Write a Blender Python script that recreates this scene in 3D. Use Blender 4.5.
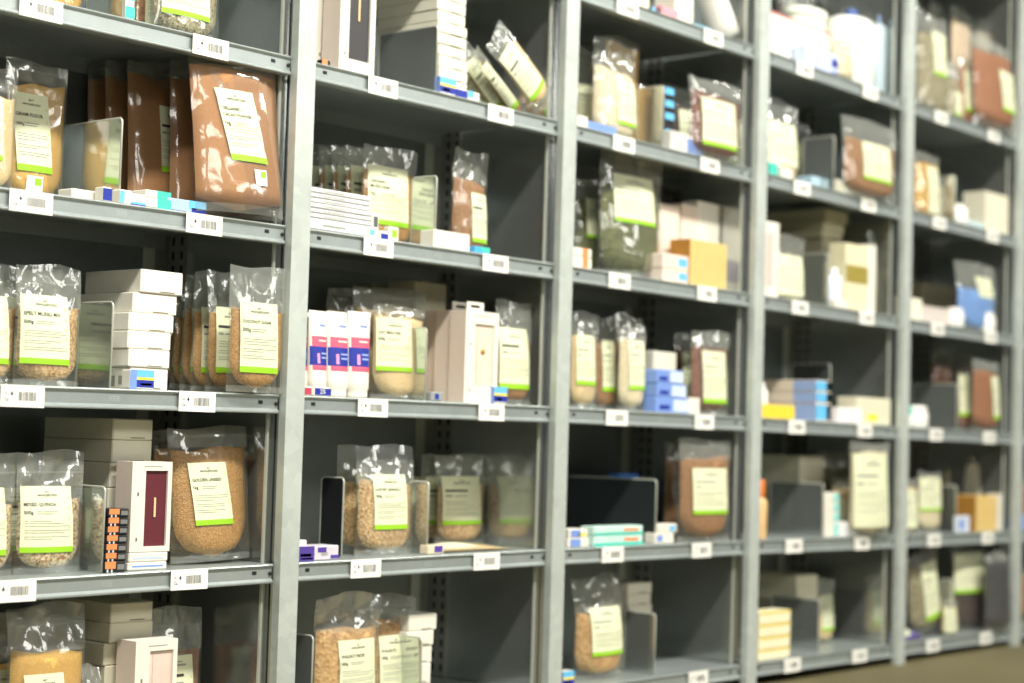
import bpy, bmesh, math, random
import numpy as np
from mathutils import Matrix, Vector

for o in list(bpy.data.objects):
    bpy.data.objects.remove(o)
SC = bpy.context.scene
COL = SC.collection
rnd = random.Random(7)

# ------------------------------------------------------------------ camera
# the shelving front is the plane Y = 0, X runs along the aisle, floor Z = 0
ZC = 0.768                                   # camera height above the floor
YAW, PIT, ROL, FPX = 0.8733, 0.0530, 0.0296, 1800.0
CP = np.array([-1.8789, -3.0616, ZC])
FW = np.array([math.sin(YAW) * math.cos(PIT), math.cos(YAW) * math.cos(PIT), math.sin(PIT)])
R0 = np.array([math.cos(YAW), -math.sin(YAW), 0.0])
U0 = np.cross(R0, FW)
RT = math.cos(ROL) * R0 + math.sin(ROL) * U0
UP = math.cos(ROL) * U0 - math.sin(ROL) * R0
cam = bpy.data.cameras.new('camera')
cam.sensor_fit = 'HORIZONTAL'
cam.sensor_width = 36.0
cam.lens = FPX / 1024 * 36.0
cam.clip_start = 0.05
cam.clip_end = 60
cam.dof.use_dof = True
cam.dof.focus_distance = 3.95
cam.dof.aperture_fstop = cam.lens / 38.0
co = bpy.data.objects.new('camera', cam)
COL.objects.link(co)
co.matrix_world = Matrix(((RT[0], UP[0], -FW[0], CP[0]), (RT[1], UP[1], -FW[1], CP[1]),
                          (RT[2], UP[2], -FW[2], CP[2]), (0, 0, 0, 1)))
SC.camera = co

# ------------------------------------------------------------------ light
w = bpy.data.worlds.new('world')
SC.world = w
w.use_nodes = True
bg = w.node_tree.nodes['Background']
bg.inputs[0].default_value = (0.93, 0.98, 0.97, 1)
bg.inputs[1].default_value = 0.31


def lamp(name, loc, size, energy, color, target):
    l = bpy.data.lights.new(name, 'AREA')
    l.shape = 'RECTANGLE'
    l.size, l.size_y = size
    l.energy = energy
    l.color = color
    o = bpy.data.objects.new(name, l)
    COL.objects.link(o)
    o.location = loc
    o.rotation_euler = (Vector(target) - Vector(loc)).to_track_quat('-Z', 'Y').to_euler()
    return o


# rows of ceiling luminaires over the aisle (one row near the rack, one over the next aisle)
for i in range(5):
    x = -2.6 + i * 2.4
    lamp('ceiling_lamp', (x, -3.1, 5.0), (1.6, 0.35), (440, 450, 400, 280, 190)[i], (1.0, 0.97, 0.885), (x, -0.6, 0.6))
for i in range(4):
    x = -2.0 + i * 2.8
    lamp('ceiling_lamp', (x, -4.6, 2.9), (1.8, 0.6), (80, 80, 65, 45)[i], (1.0, 0.985, 0.92), (x, -0.5, 0.9))
SC.view_settings.view_transform = 'Standard'
SC.view_settings.look = 'None'
SC.view_settings.gamma = 1.0
SC.view_settings.exposure = -1.06
SC.cycles.transparent_max_bounces = 40
SC.cycles.max_bounces = 8

# ------------------------------------------------------------------ projection helpers (photo pixel -> world point)


def Xat(px, Y, z):
    k = (px - 512) / FPX
    a = RT - k * FW
    return CP[0] - (a[1] * (Y - CP[1]) + a[2] * (z - CP[2])) / a[0]


def Yat(px, X, z):
    k = (px - 512) / FPX
    a = RT - k * FW
    return CP[1] - (a[0] * (X - CP[0]) + a[2] * (z - CP[2])) / a[1]


def Zat(py, X, Y):
    k = (341.5 - py) / FPX
    a = UP - k * FW
    return CP[2] - (a[0] * (X - CP[0]) + a[1] * (Y - CP[1])) / a[2]


# ------------------------------------------------------------------ rack dimensions
PXS = [0.0, 1.0, 2.0, 2.9939, 3.9845, 4.9546, 5.93]
LEAN = [0, -0.0019, 0, -0.0009, 0, -0.0017, 0]
ZOFF = [-0.0073, 0.0024, 0.0069, 0.005, -0.0013, -0.0058, -0.0058]
ZS = [1.2146, 0.8205, 0.4267, 0.0362, -0.3511, -0.7359, 1.875]      # the last one is a cover shelf added overhead to shade the top goods
LIP = 0.044
PW = 0.0576


def zlip(s, X):
    return ZC + (ZS[s] + float(np.interp(X, PXS, ZOFF))) * 1.0065


def deck(s, X):
    return zlip(s, X) + LIP


# ------------------------------------------------------------------ materials


def lin(c):
    return tuple(((v / 255) / 12.92 if v / 255 <= 0.04045 else ((v / 255 + 0.055) / 1.055) ** 2.4) for v in c)


MC = {}


def nodes_of(m):
    m.use_nodes = True
    nt = m.node_tree
    return nt, nt.nodes, nt.links, nt.nodes['Principled BSDF']


def M(rgb, rough=0.5, var=0.06, scale=30, metal=0.0, bump=0.0, spec=0.5, sub=0.0):
    """plain surface with a little procedural unevenness of colour"""
    key = ('M', rgb, rough, var, scale, metal, bump, spec, sub)
    if key in MC:
        return MC[key]
    m = bpy.data.materials.new('surface_%d_%d_%d' % rgb)
    nt, N, L, b = nodes_of(m)
    tc = N.new('ShaderNodeTexCoord')
    nz = N.new('ShaderNodeTexNoise')
    nz.inputs['Scale'].default_value = scale
    nz.inputs['Detail'].default_value = 3
    L.new(tc.outputs['Object'], nz.inputs['Vector'])
    rp = N.new('ShaderNodeValToRGB')
    c = lin(rgb)
    rp.color_ramp.elements[0].position = 0.3
    rp.color_ramp.elements[1].position = 0.7
    rp.color_ramp.elements[0].color = tuple(max(0, v * (1 - var)) for v in c) + (1,)
    rp.color_ramp.elements[1].color = tuple(min(1, v * (1 + var)) for v in c) + (1,)
    L.new(nz.outputs['Fac'], rp.inputs['Fac'])
    L.new(rp.outputs['Color'], b.inputs['Base Color'])
    b.inputs['Roughness'].default_value = rough
    b.inputs['Metallic'].default_value = metal
    b.inputs['Specular IOR Level'].default_value = spec
    if bump:
        bp = N.new('ShaderNodeBump')
        bp.inputs['Strength'].default_value = bump
        bp.inputs['Distance'].default_value = 0.002
        L.new(nz.outputs['Fac'], bp.inputs['Height'])
        L.new(bp.outputs['Normal'], b.inputs['Normal'])
    MC[key] = m
    return m


def zinc(name, rgb, rough, metal, scale=22, var=0.10):
    """galvanised sheet steel with faint spangle"""
    m = bpy.data.materials.new(name)
    nt, N, L, b = nodes_of(m)
    tc = N.new('ShaderNodeTexCoord')
    vo = N.new('ShaderNodeTexVoronoi')
    vo.inputs['Scale'].default_value = scale * 3
    nz = N.new('ShaderNodeTexNoise')
    nz.inputs['Scale'].default_value = scale * 0.4
    nz.inputs['Detail'].default_value = 4
    L.new(tc.outputs['Object'], vo.inputs['Vector'])
    L.new(tc.outputs['Object'], nz.inputs['Vector'])
    mx = N.new('ShaderNodeMath')
    mx.operation = 'ADD'
    sp = N.new('ShaderNodeSeparateColor')
    L.new(vo.outputs['Color'], sp.inputs[0])
    ml = N.new('ShaderNodeMath')
    ml.operation = 'MULTIPLY'
    ml.inputs[1].default_value = 0.35
    L.new(sp.outputs[0], ml.inputs[0])
    L.new(ml.outputs[0], mx.inputs[0])
    L.new(nz.outputs['Fac'], mx.inputs[1])
    rp = N.new('ShaderNodeValToRGB')
    c = lin(rgb)
    rp.color_ramp.elements[0].position = 0.35
    rp.color_ramp.elements[1].position = 1.0
    rp.color_ramp.elements[0].color = tuple(v * (1 - var) for v in c) + (1,)
    rp.color_ramp.elements[1].color = tuple(min(1, v * (1 + var)) for v in c) + (1,)
    L.new(mx.outputs[0], rp.inputs['Fac'])
    L.new(rp.outputs['Color'], b.inputs['Base Color'])
    mr = N.new('ShaderNodeMapRange')
    mr.inputs['To Min'].default_value = rough * 0.85
    mr.inputs['To Max'].default_value = rough * 1.2
    L.new(nz.outputs['Fac'], mr.inputs['Value'])
    L.new(mr.outputs[0], b.inputs['Roughness'])
    b.inputs['Metallic'].default_value = metal
    return m


def grain(cols, scale=260, bump=0.6, rough=0.6):
    """loose dry goods: cells of a few colours with relief"""
    key = ('G', tuple(cols), scale, bump)
    if key in MC:
        return MC[key]
    m = bpy.data.materials.new('dry_goods')
    nt, N, L, b = nodes_of(m)
    tc = N.new('ShaderNodeTexCoord')
    vo = N.new('ShaderNodeTexVoronoi')
    vo.inputs['Scale'].default_value = scale
    L.new(tc.outputs['Object'], vo.inputs['Vector'])
    sp = N.new('ShaderNodeSeparateColor')
    L.new(vo.outputs['Color'], sp.inputs[0])
    nz = N.new('ShaderNodeTexNoise')
    nz.inputs['Scale'].default_value = 35
    nz.inputs['Detail'].default_value = 3
    L.new(tc.outputs['Object'], nz.inputs['Vector'])
    ad = N.new('ShaderNodeMath')
    ad.operation = 'MULTIPLY_ADD'
    ad.inputs[1].default_value = 0.75
    L.new(sp.outputs[0], ad.inputs[0])
    m2 = N.new('ShaderNodeMath')
    m2.operation = 'MULTIPLY'
    m2.inputs[1].default_value = 0.25
    L.new(nz.outputs['Fac'], m2.inputs[0])
    L.new(m2.outputs[0], ad.inputs[2])
    rp = N.new('ShaderNodeValToRGB')
    el = rp.color_ramp.elements
    n = len(cols)
    while len(el) < n:
        el.new(0.5)
    for i, c in enumerate(cols):
        el[i].position = 0.08 + 0.84 * i / max(1, n - 1)
        el[i].color = lin(c) + (1,)
    L.new(ad.outputs[0], rp.inputs['Fac'])
    L.new(rp.outputs['Color'], b.inputs['Base Color'])
    b.inputs['Roughness'].default_value = rough
    bp = N.new('ShaderNodeBump')
    bp.inputs['Strength'].default_value = bump
    bp.inputs['Distance'].default_value = 0.003
    L.new(vo.outputs['Distance'], bp.inputs['Height'])
    L.new(bp.outputs['Normal'], b.inputs['Normal'])
    MC[key] = m
    return m


def film(name, haze, gloss, tint=(235, 238, 228)):
    """clear plastic film: mostly see-through, a little milky, glossy with crinkles"""
    m = bpy.data.materials.new(name)
    m.use_nodes = True
    nt = m.node_tree
    N, L = nt.nodes, nt.links
    N.clear()
    out = N.new('ShaderNodeOutputMaterial')
    tr = N.new('ShaderNodeBsdfTransparent')
    tr.inputs[0].default_value = (0.96, 0.97, 0.95, 1)
    df = N.new('ShaderNodeBsdfDiffuse')
    df.inputs[0].default_value = lin(tint) + (1,)
    gl = N.new('ShaderNodeBsdfGlossy')
    gl.inputs['Roughness'].default_value = 0.12
    tc = N.new('ShaderNodeTexCoord')
    nz = N.new('ShaderNodeTexNoise')
    nz.inputs['Scale'].default_value = 11
    nz.inputs['Detail'].default_value = 1.5
    nz.inputs['Distortion'].default_value = 0.6
    L.new(tc.outputs['Object'], nz.inputs['Vector'])
    bp = N.new('ShaderNodeBump')
    bp.inputs['Strength'].default_value = 0.6
    bp.inputs['Distance'].default_value = 0.012
    L.new(nz.outputs['Fac'], bp.inputs['Height'])
    L.new(bp.outputs['Normal'], gl.inputs['Normal'])
    lw = N.new('ShaderNodeLayerWeight')
    lw.inputs['Blend'].default_value = 0.35
    L.new(bp.outputs['Normal'], lw.inputs['Normal'])
    m1 = N.new('ShaderNodeMixShader')
    m1.inputs[0].default_value = haze
    L.new(tr.outputs[0], m1.inputs[1])
    L.new(df.outputs[0], m1.inputs[2])
    mm = N.new('ShaderNodeMath')
    mm.operation = 'MULTIPLY_ADD'
    mm.inputs[1].default_value = 0.22
    mm.inputs[2].default_value = gloss
    L.new(lw.outputs['Fresnel'], mm.inputs[0])
    m2 = N.new('ShaderNodeMixShader')
    L.new(mm.outputs[0], m2.inputs[0])
    L.new(m1.outputs[0], m2.inputs[1])
    L.new(gl.outputs[0], m2.inputs[2])
    L.new(m2.outputs[0], out.inputs[0])
    return m


FILM = film('clear_film', 0.035, 0.065)
FILM_TOP = film('clear_film_top', 0.13, 0.11)
LIPM = zinc('zinc_shelf', (166, 174, 172), 0.38, 0.50, 20, 0.05)
POSTM = zinc('zinc_post', (192, 199, 193), 0.45, 0.30, 14, 0.10)
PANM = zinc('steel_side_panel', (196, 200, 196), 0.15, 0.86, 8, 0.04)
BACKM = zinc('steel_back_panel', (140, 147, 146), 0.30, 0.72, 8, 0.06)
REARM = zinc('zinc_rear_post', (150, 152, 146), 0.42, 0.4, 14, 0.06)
DIVM = zinc('steel_divider', (205, 210, 204), 0.10, 0.85, 10, 0.03)
RIMM = zinc('steel_rim', (205, 208, 196), 0.30, 0.3, 14, 0.05)
DARK = M((22, 22, 22), 0.6)
PAPER = M((236, 235, 226), 0.65, 0.015)
INK = M((52, 54, 56), 0.7)
GREYINK = M((150, 152, 142), 0.7)
CREAM = M((219, 222, 187), 0.6, 0.02)
GREEN = M((146, 200, 32), 0.55, 0.03)
WHITE = M((226, 221, 208), 0.5, 0.015)
KCREAM = M((216, 211, 192), 0.5, 0.02)
PINKB = M((224, 208, 194), 0.55, 0.02)
GOLD = M((198, 160, 82), 0.35, 0.05, 30, 0.6)

# ------------------------------------------------------------------ mesh helpers


def link(name, me, parent=None, loc=None):
    o = bpy.data.objects.new(name, me)
    COL.objects.link(o)
    if parent:
        o.parent = parent
    if loc is not None:
        o.location = loc
    return o


class MB:
    """collects polygons for one mesh object"""

    def __init__(s):
        s.v, s.f, s.m, s.mats, s.sm = [], [], [], [], []

    def mi(s, mat):
        if mat not in s.mats:
            s.mats.append(mat)
        return s.mats.index(mat)

    def add(s, vs, fs, mat, smooth=False):
        o = len(s.v)
        s.v.extend([tuple(map(float, p)) for p in vs])
        k = s.mi(mat)
        for f in fs:
            s.f.append(tuple(i + o for i in f))
            s.m.append(k)
            s.sm.append(smooth)
        return s

    def grid(s, pts, mat, smooth=True, closed_u=False, flip=False, rowmat=None, facemat=None):
        """pts[r][c]"""
        nr, nc = len(pts), len(pts[0])
        o = len(s.v)
        for row in pts:
            s.v.extend([tuple(map(float, p)) for p in row])
        for r in range(nr - 1):
            for c in range(nc if closed_u else nc - 1):
                c2 = (c + 1) % nc
                q = (o + r * nc + c, o + r * nc + c2, o + (r + 1) * nc + c2, o + (r + 1) * nc + c)
                s.f.append(q[::-1] if flip else q)
                mm = mat
                if rowmat:
                    mm = rowmat(r)
                if facemat:
                    mm = facemat(r, c)
                s.m.append(s.mi(mm))
                s.sm.append(smooth)
        return s

    def box(s, x0, x1, y0, y1, z0, z1, mat, b=0.0):
        if b <= 0:
            vs = [(x0, y0, z0), (x1, y0, z0), (x1, y1, z0), (x0, y1, z0),
                  (x0, y0, z1), (x1, y0, z1), (x1, y1, z1), (x0, y1, z1)]
            fs = [(3, 2, 1, 0), (4, 5, 6, 7), (0, 1, 5, 4), (1, 2, 6, 5), (2, 3, 7, 6), (3, 0, 4, 7)]
            return s.add(vs, fs, mat)
        b = min(b, (x1 - x0) * .3, (y1 - y0) * .3, (z1 - z0) * .3)
        X, Y, Z = (x0, x1), (y0, y1), (z0, z1)
        vs, idx = [], {}
        for i in (0, 1):
            for j in (0, 1):
                for k in (0, 1):
                    sx, sy, sz = (b, -b)[i], (b, -b)[j], (b, -b)[k]
                    for a, p in (('x', (X[i], Y[j] + sy, Z[k] + sz)), ('y', (X[i] + sx, Y[j], Z[k] + sz)),
                                 ('z', (X[i] + sx, Y[j] + sy, Z[k]))):
                        idx[(i, j, k, a)] = len(vs)
                        vs.append(p)
        g = lambda i, j, k, a: idx[(i, j, k, a)]
        fs = []
        fs.append([g(0, 0, 0, 'x'), g(0, 0, 1, 'x'), g(0, 1, 1, 'x'), g(0, 1, 0, 'x')])
        fs.append([g(1, 0, 0, 'x'), g(1, 1, 0, 'x'), g(1, 1, 1, 'x'), g(1, 0, 1, 'x')])
        fs.append([g(0, 0, 0, 'y'), g(1, 0, 0, 'y'), g(1, 0, 1, 'y'), g(0, 0, 1, 'y')])
        fs.append([g(0, 1, 0, 'y'), g(0, 1, 1, 'y'), g(1, 1, 1, 'y'), g(1, 1, 0, 'y')])
        fs.append([g(0, 0, 0, 'z'), g(0, 1, 0, 'z'), g(1, 1, 0, 'z'), g(1, 0, 0, 'z')])
        fs.append([g(0, 0, 1, 'z'), g(1, 0, 1, 'z'), g(1, 1, 1, 'z'), g(0, 1, 1, 'z')])
        for j in (0, 1):
            for k in (0, 1):
                fs.append([g(0, j, k, 'y'), g(1, j, k, 'y'), g(1, j, k, 'z'), g(0, j, k, 'z')])
        for i in (0, 1):
            for k in (0, 1):
                fs.append([g(i, 0, k, 'x'), g(i, 1, k, 'x'), g(i, 1, k, 'z'), g(i, 0, k, 'z')])
        for i in (0, 1):
            for j in (0, 1):
                fs.append([g(i, j, 0, 'x'), g(i, j, 1, 'x'), g(i, j, 1, 'y'), g(i, j, 0, 'y')])
        for i in (0, 1):
            for j in (0, 1):
                for k in (0, 1):
                    fs.append([g(i, j, k, 'x'), g(i, j, k, 'y'), g(i, j, k, 'z')])
        # orient outward
        ctr = np.array([(x0 + x1) / 2, (y0 + y1) / 2, (z0 + z1) / 2])
        P = np.array(vs)
        out = []
        for f in fs:
            p = P[f]
            n = np.cross(p[1] - p[0], p[2] - p[0])
            out.append(tuple(f) if np.dot(n, p.mean(0) - ctr) > 0 else tuple(f[::-1]))
        return s.add(vs, out, mat)

    def tube(s, pts, r, mat, n=8):
        rows = []
        P = [Vector(p) for p in pts]
        for i, p in enumerate(P):
            d = (P[min(i + 1, len(P) - 1)] - P[max(i - 1, 0)]).normalized()
            a = Vector((1, 0, 0)) if abs(d.x) < 0.9 else Vector((0, 1, 0))
            e1 = d.cross(a).normalized()
            e2 = d.cross(e1)
            rows.append([p + (e1 * math.cos(t) + e2 * math.sin(t)) * r for t in [2 * math.pi * k / n for k in range(n)]])
        o = len(s.v)
        s.grid(rows, mat, True, True)
        s.f.append(tuple(o + k for k in range(n)))
        s.f.append(tuple(o + (len(P) - 1) * n + k for k in range(n))[::-1])
        s.m += [s.mi(mat)] * 2
        s.sm += [False] * 2
        return s

    def lathe(s, prof, mat, n=20, mats=None):
        rows = [[(r * math.cos(2 * math.pi * k / n), r * math.sin(2 * math.pi * k / n), z) for k in range(n)] for r, z in prof]
        o = len(s.v)
        s.grid(rows, mat, True, True, rowmat=(lambda r: mats[r]) if mats else None)
        s.f.append(tuple(o + k for k in range(n))[::-1])
        s.f.append(tuple(o + (len(prof) - 1) * n + k for k in range(n)))
        s.m += [s.mi(mat)] * 2
        s.sm += [False] * 2
        return s

    def mesh(s, name):
        me = bpy.data.meshes.new(name)
        me.from_pydata(s.v, [], s.f)
        for m in s.mats:
            me.materials.append(m)
        me.polygons.foreach_set('material_index', s.m)
        me.polygons.foreach_set('use_smooth', s.sm)
        me.update()
        if name not in ('lettering', 'print', 'paper_label', 'sticker', 'press_seal', 'shelf_label', 'stamped_mark', 'slot_row'):
            bm = bmesh.new()
            bm.from_mesh(me)
            bmesh.ops.recalc_face_normals(bm, faces=bm.faces)
            bm.to_mesh(me)
            bm.free()
        return me

    def build(s, name, parent=None, loc=None):
        return link(name, s.mesh(name), parent, loc)


TXT = {}


def text_geo(body):
    """lettering outline as flat polygons, cap height 1, left at 0"""
    if body in TXT:
        return TXT[body]
    cu = bpy.data.curves.new('lettering', 'FONT')
    cu.body = body
    cu.resolution_u = 2
    cu.offset = .014
    o = bpy.data.objects.new('lettering', cu)
    COL.objects.link(o)
    dg = bpy.context.evaluated_depsgraph_get()
    dg.update()
    me = o.evaluated_get(dg).to_mesh()
    v = np.array([p.co[:2] for p in me.vertices]).reshape(-1, 2)
    f = [tuple(p.vertices) for p in me.polygons]
    o.evaluated_get(dg).to_mesh_clear()
    bpy.data.objects.remove(o)
    bpy.data.curves.remove(cu)
    v[:, 0] -= v[:, 0].min()
    v /= 0.70
    TXT[body] = (v, f, float(v[:, 0].max()))
    return TXT[body]


# ------------------------------------------------------------------ naming of things
BAYN = ['leftmost bay', 'second bay', 'middle bay', 'fourth bay', 'fifth bay', 'farthest bay']
SHA = [None, 'top', 'second', 'third', 'fourth', 'bottom']
SHB = ['top', 'second', 'third', 'fourth', 'fifth', 'bottom']
LABELS = []


def where(b, s):
    return '%s shelf of %s' % ((SHA if b < 2 else SHB)[s] or 'top', BAYN[b])


def tag(o, label, cat, group=None):
    o['label'] = label
    o['category'] = cat
    if group:
        o['group'] = group
    n = len(label.replace(',', '').split())
    LABELS.append((n, label))
    return o


def empty(name, loc, rot=(0, 0, 0)):
    o = bpy.data.objects.new(name, None)
    o.empty_display_size = 0.05
    COL.objects.link(o)
    o.location = loc
    o.rotation_euler = rot
    return o


ORD = ['topmost', 'second from top', 'third from top', 'fourth from top', 'fifth from top', 'sixth from top',
       'seventh from top', 'eighth from top', 'ninth from top', 'tenth from top', 'eleventh from top', 'twelfth from top']

# ------------------------------------------------------------------ setting
fl = MB().box(-7, 12, -9, 3, -0.1, 0, M((104, 96, 66), 0.6, 0.14, 1.3))
o = fl.build('floor')
o['kind'] = 'structure'
wl = MB().box(-7, 12, 0.62, 0.75, 0, 3.6, M((150, 152, 145), 0.7, 0.05, 3))
o = wl.build('wall_back')
o['kind'] = 'structure'

# ------------------------------------------------------------------ shelving bays
SHELF_PROF = [(.0195, 0), (.0185, .0025), (.0188, .005), (.0245, .0105), (.0245, .0345), (.0205, .0375), (.0185, .0405), (.0205, .0436),
              (.025, .044), (.455, .044), (.455, .006), (.452, .006), (.452, .0415), (.0265, .0415), (.0265, .003), (.045, .003), (.045, 0)]


def barcode_label(parent, xc, zb, seed):
    r = random.Random(seed)
    W, H = 0.104, 0.0445
    x0, x1 = xc - W / 2, xc + W / 2
    y = 0.0168
    mb = MB()
    mb.box(x0, x1, y, y + 0.0008, zb - 0.001, zb - 0.001 + H, PAPER)
    yy = y - 0.0003
    q = lambda a, b, c, d, m: mb.add([(a, yy, c), (b, yy, c), (b, yy, d), (a, yy, d)], [(0, 1, 2, 3)], m)
    x = x0 + 0.042
    while x < x0 + 0.084:
        wd = r.choice((.0007, .0012, .0018))
        q(x, x + wd, zb + .012, zb + .030, M((98, 98, 95), 0.7))
        x += wd + r.choice((.0007, .0011, .0016))
    for body, ax, az, sz in (('%d' % r.randint(10, 29), .009, .024, .005), ('Ca', .009, .011, .0062)):
        v, f, wd = text_geo(body)
        mb.add([(x0 + ax + p[0] * sz, yy, zb + az + p[1] * sz) for p in v], f, INK)
    a, c = x0 + .026, zb + .0235                                        # the little pointer mark
    mb.add([(a - .004, yy, c), (a + .004, yy, c), (a, yy, c + .008)], [(0, 1, 2)], INK)
    mb.add([(a - .0012, yy, c - .0025), (a + .0012, yy, c - .0025), (a + .0012, yy, c), (a - .0012, yy, c)], [(0, 1, 2, 3)], INK)
    return mb.build('shelf_label', parent)


def bay(b, label, smin):
    root = empty('shelving_bay', (0, 0, 0))
    tag(root, label, 'shelving')
    pl, pr = PXS[b], PXS[b + 1]
    ztop = 2.75

    def post(i):
        p = PXS[i]
        f = lambda z: p + LEAN[i] * (z - ZC - .42)
        mb = MB()
        x0, x1 = -PW / 2, PW / 2
        # folded upright: front face, two returns with a small lip each
        prof = [(x0, .024), (x0, .001), (x0 + .002, 0), (x1 - .002, 0), (x1, .001), (x1, .024), (x1 - .012, .024),
                (x1 - .012, .021), (x1 - .003, .021), (x1 - .003, .003), (x0 + .003, .003), (x0 + .003, .021), (x0 + .012, .021), (x0 + .012, .024)]
        n = len(prof)
        vs = [(f(z) + x, y, z) for z in (0.0, ztop) for x, y in prof]
        fs = [(k, n + k, n + (k + 1) % n, (k + 1) % n) for k in range(n)]
        mb.add(vs, fs, POSTM)
        mb.add([vs[n + k] for k in range(n)], [tuple(range(n))], POSTM)
        mb.build('upright_post', root)
        e = MB().box(p - .037, p - .031, .052, .058, 0.02, ztop, RIMM)
        e.build('panel_edge', root)
    if b == 0:
        post(0)
    post(b + 1)
    MB().box(pr - .020, pr - .003, .062, .452, 0.02, ztop, PANM, .002).build('side_panel', root)
    MB().box(pl + .003, pl + .020, .062, .452, 0.02, ztop, PANM, .002).build('side_panel', root)
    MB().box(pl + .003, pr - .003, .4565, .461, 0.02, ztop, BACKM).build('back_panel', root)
    # slotted rear upright in the far corner
    rp = MB()
    rp.box(pr - .098, pr - .062, .4535, .4562, 0.02, ztop, RIMM)
    rp.box(pr - .062, pr - .021, .4545, .4562, 0.02, ztop, REARM)
    rp.box(pr - .0225, pr - .0205, .385, .452, 0.02, ztop, REARM)
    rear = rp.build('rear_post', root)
    sl = MB()
    z = 0.06
    while z < ztop - .03:
        for y in (.400, .432):
            sl.add([(pr - .0229, y - .005, z), (pr - .0229, y + .005, z), (pr - .0229, y + .005, z + .02), (pr - .0229, y - .005, z + .02)],
                   [(3, 2, 1, 0)], DARK)
        z += .035
    so = sl.build('slot_row', rear)
    so['kind'] = 'stuff'
    for s in [6] + list(range(smin, 6)):  # the cover shelf comes first, added above the view for its shade
        xl, xr = pl + .032, pr - .033
        zl, zr = zlip(s, xl), zlip(s, xr)
        n = len(SHELF_PROF)
        nx = 5
        rows = [[(xl + (xr - xl) * i / (nx - 1), y, zl + (zr - zl) * i / (nx - 1) + zz) for y, zz in SHELF_PROF] for i in range(nx)]
        mb = MB()
        mb.grid(rows, LIPM, False, True)
        mb.f.append(tuple(range(n)))
        mb.f.append(tuple((nx - 1) * n + k for k in range(n))[::-1])
        mb.m += [0, 0]
        mb.sm += [False] * 2
        sh = mb.build('shelf', root)
        zz = lambda x: zl + (zr - zl) * (x - xl) / (xr - xl)
        for x in (xl + .048, xr - .053):
            MB().box(x - .0065, x + .0065, .0230, .0248, zz(x) + .021, zz(x) + .029, DARK, .001).build('bolt_hole', sh)
        MB().lathe([(.0045, 0), (.0045, .003), (.003, .004)], DARK, 10).build('bolt', sh, (xr - .006, .0240, zz(xr) + .022)).rotation_euler = (math.pi / 2, 0, 0)
        for j, off in enumerate((.272, .722)):
            if s == 5 and b == 2 and j == 0:
                continue
            barcode_label(sh, pl + off + rnd.uniform(-.004, .004), zz(pl + off), b * 100 + s * 10 + j)
        v, f, wd = text_geo('XEB')
        sz = .012
        st = MB().add([(pl + .5 + (p[0] - wd / 2) * sz, .0241, zz(pl + .5) + .0165 + p[1] * sz) for p in v], f, M((176, 186, 182), .4, .03, 30, .3))
        st.build('stamped_mark', sh)
    return root


bay(0, 'leftmost grey steel shelving bay holding the large cocoa-brown pouch', 0)
bay(1, 'second grey steel bay from left, with white pink-and-blue tubes', 0)
bay(2, 'middle grey steel shelving bay holding the tan cardboard box and green pouch', 0)
bay(3, 'fourth grey steel shelving bay from left, with white blue-capped bottle on top', 0)
bay(4, 'fifth grey steel bay from left, brown pouches heaped on its top shelf', 0)
bay(5, 'farthest grey steel shelving bay, only a sliver at the right edge', 0)

# ------------------------------------------------------------------ pouches
COCOA = grain(((158, 108, 64), (180, 126, 78), (168, 117, 70)), 500, .12, .75)
DCOCOA = grain(((92, 56, 38), (112, 70, 46)), 400, .15, .7)
CORN = grain(((206, 158, 74), (222, 178, 96)), 420, .12, .7)
GRANOLA = grain(((170, 124, 76), (208, 170, 116), (224, 194, 148), (150, 104, 62)), 190, .8)
SUGAR = grain(((164, 116, 58), (194, 145, 80), (212, 168, 104)), 330, .45, .4)
QUINOA = grain(((70, 44, 34), (222, 198, 150), (235, 216, 176), (150, 98, 62), (240, 226, 190)), 200, .6)
OATS = grain(((222, 190, 138), (236, 210, 164)), 300, .3)
NUTS = grain(((196, 150, 92), (218, 178, 122), (178, 128, 74)), 90, .9)
SEEDG = grain(((120, 110, 84), (190, 178, 140), (88, 76, 58), (214, 204, 168)), 220, .7)
OLIVE = grain(((84, 88, 44), (112, 114, 62), (70, 74, 38)), 110, .9)
BEAN = grain(((112, 68, 50), (142, 90, 66), (92, 54, 42)), 110, .9)
BROWN = grain(((150, 104, 64), (178, 130, 84), (132, 90, 54)), 200, .6)
BRICK = grain(((148, 92, 56), (170, 110, 70)), 260, .4)
PALE = grain(((224, 206, 170), (238, 224, 192)), 200, .4)
DARKM = grain(((52, 38, 36), (78, 56, 52), (40, 30, 30)), 120, .7)


def interp(v, pts):
    return float(np.interp(v, [p[0] for p in pts], [p[1] for p in pts]))


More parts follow.
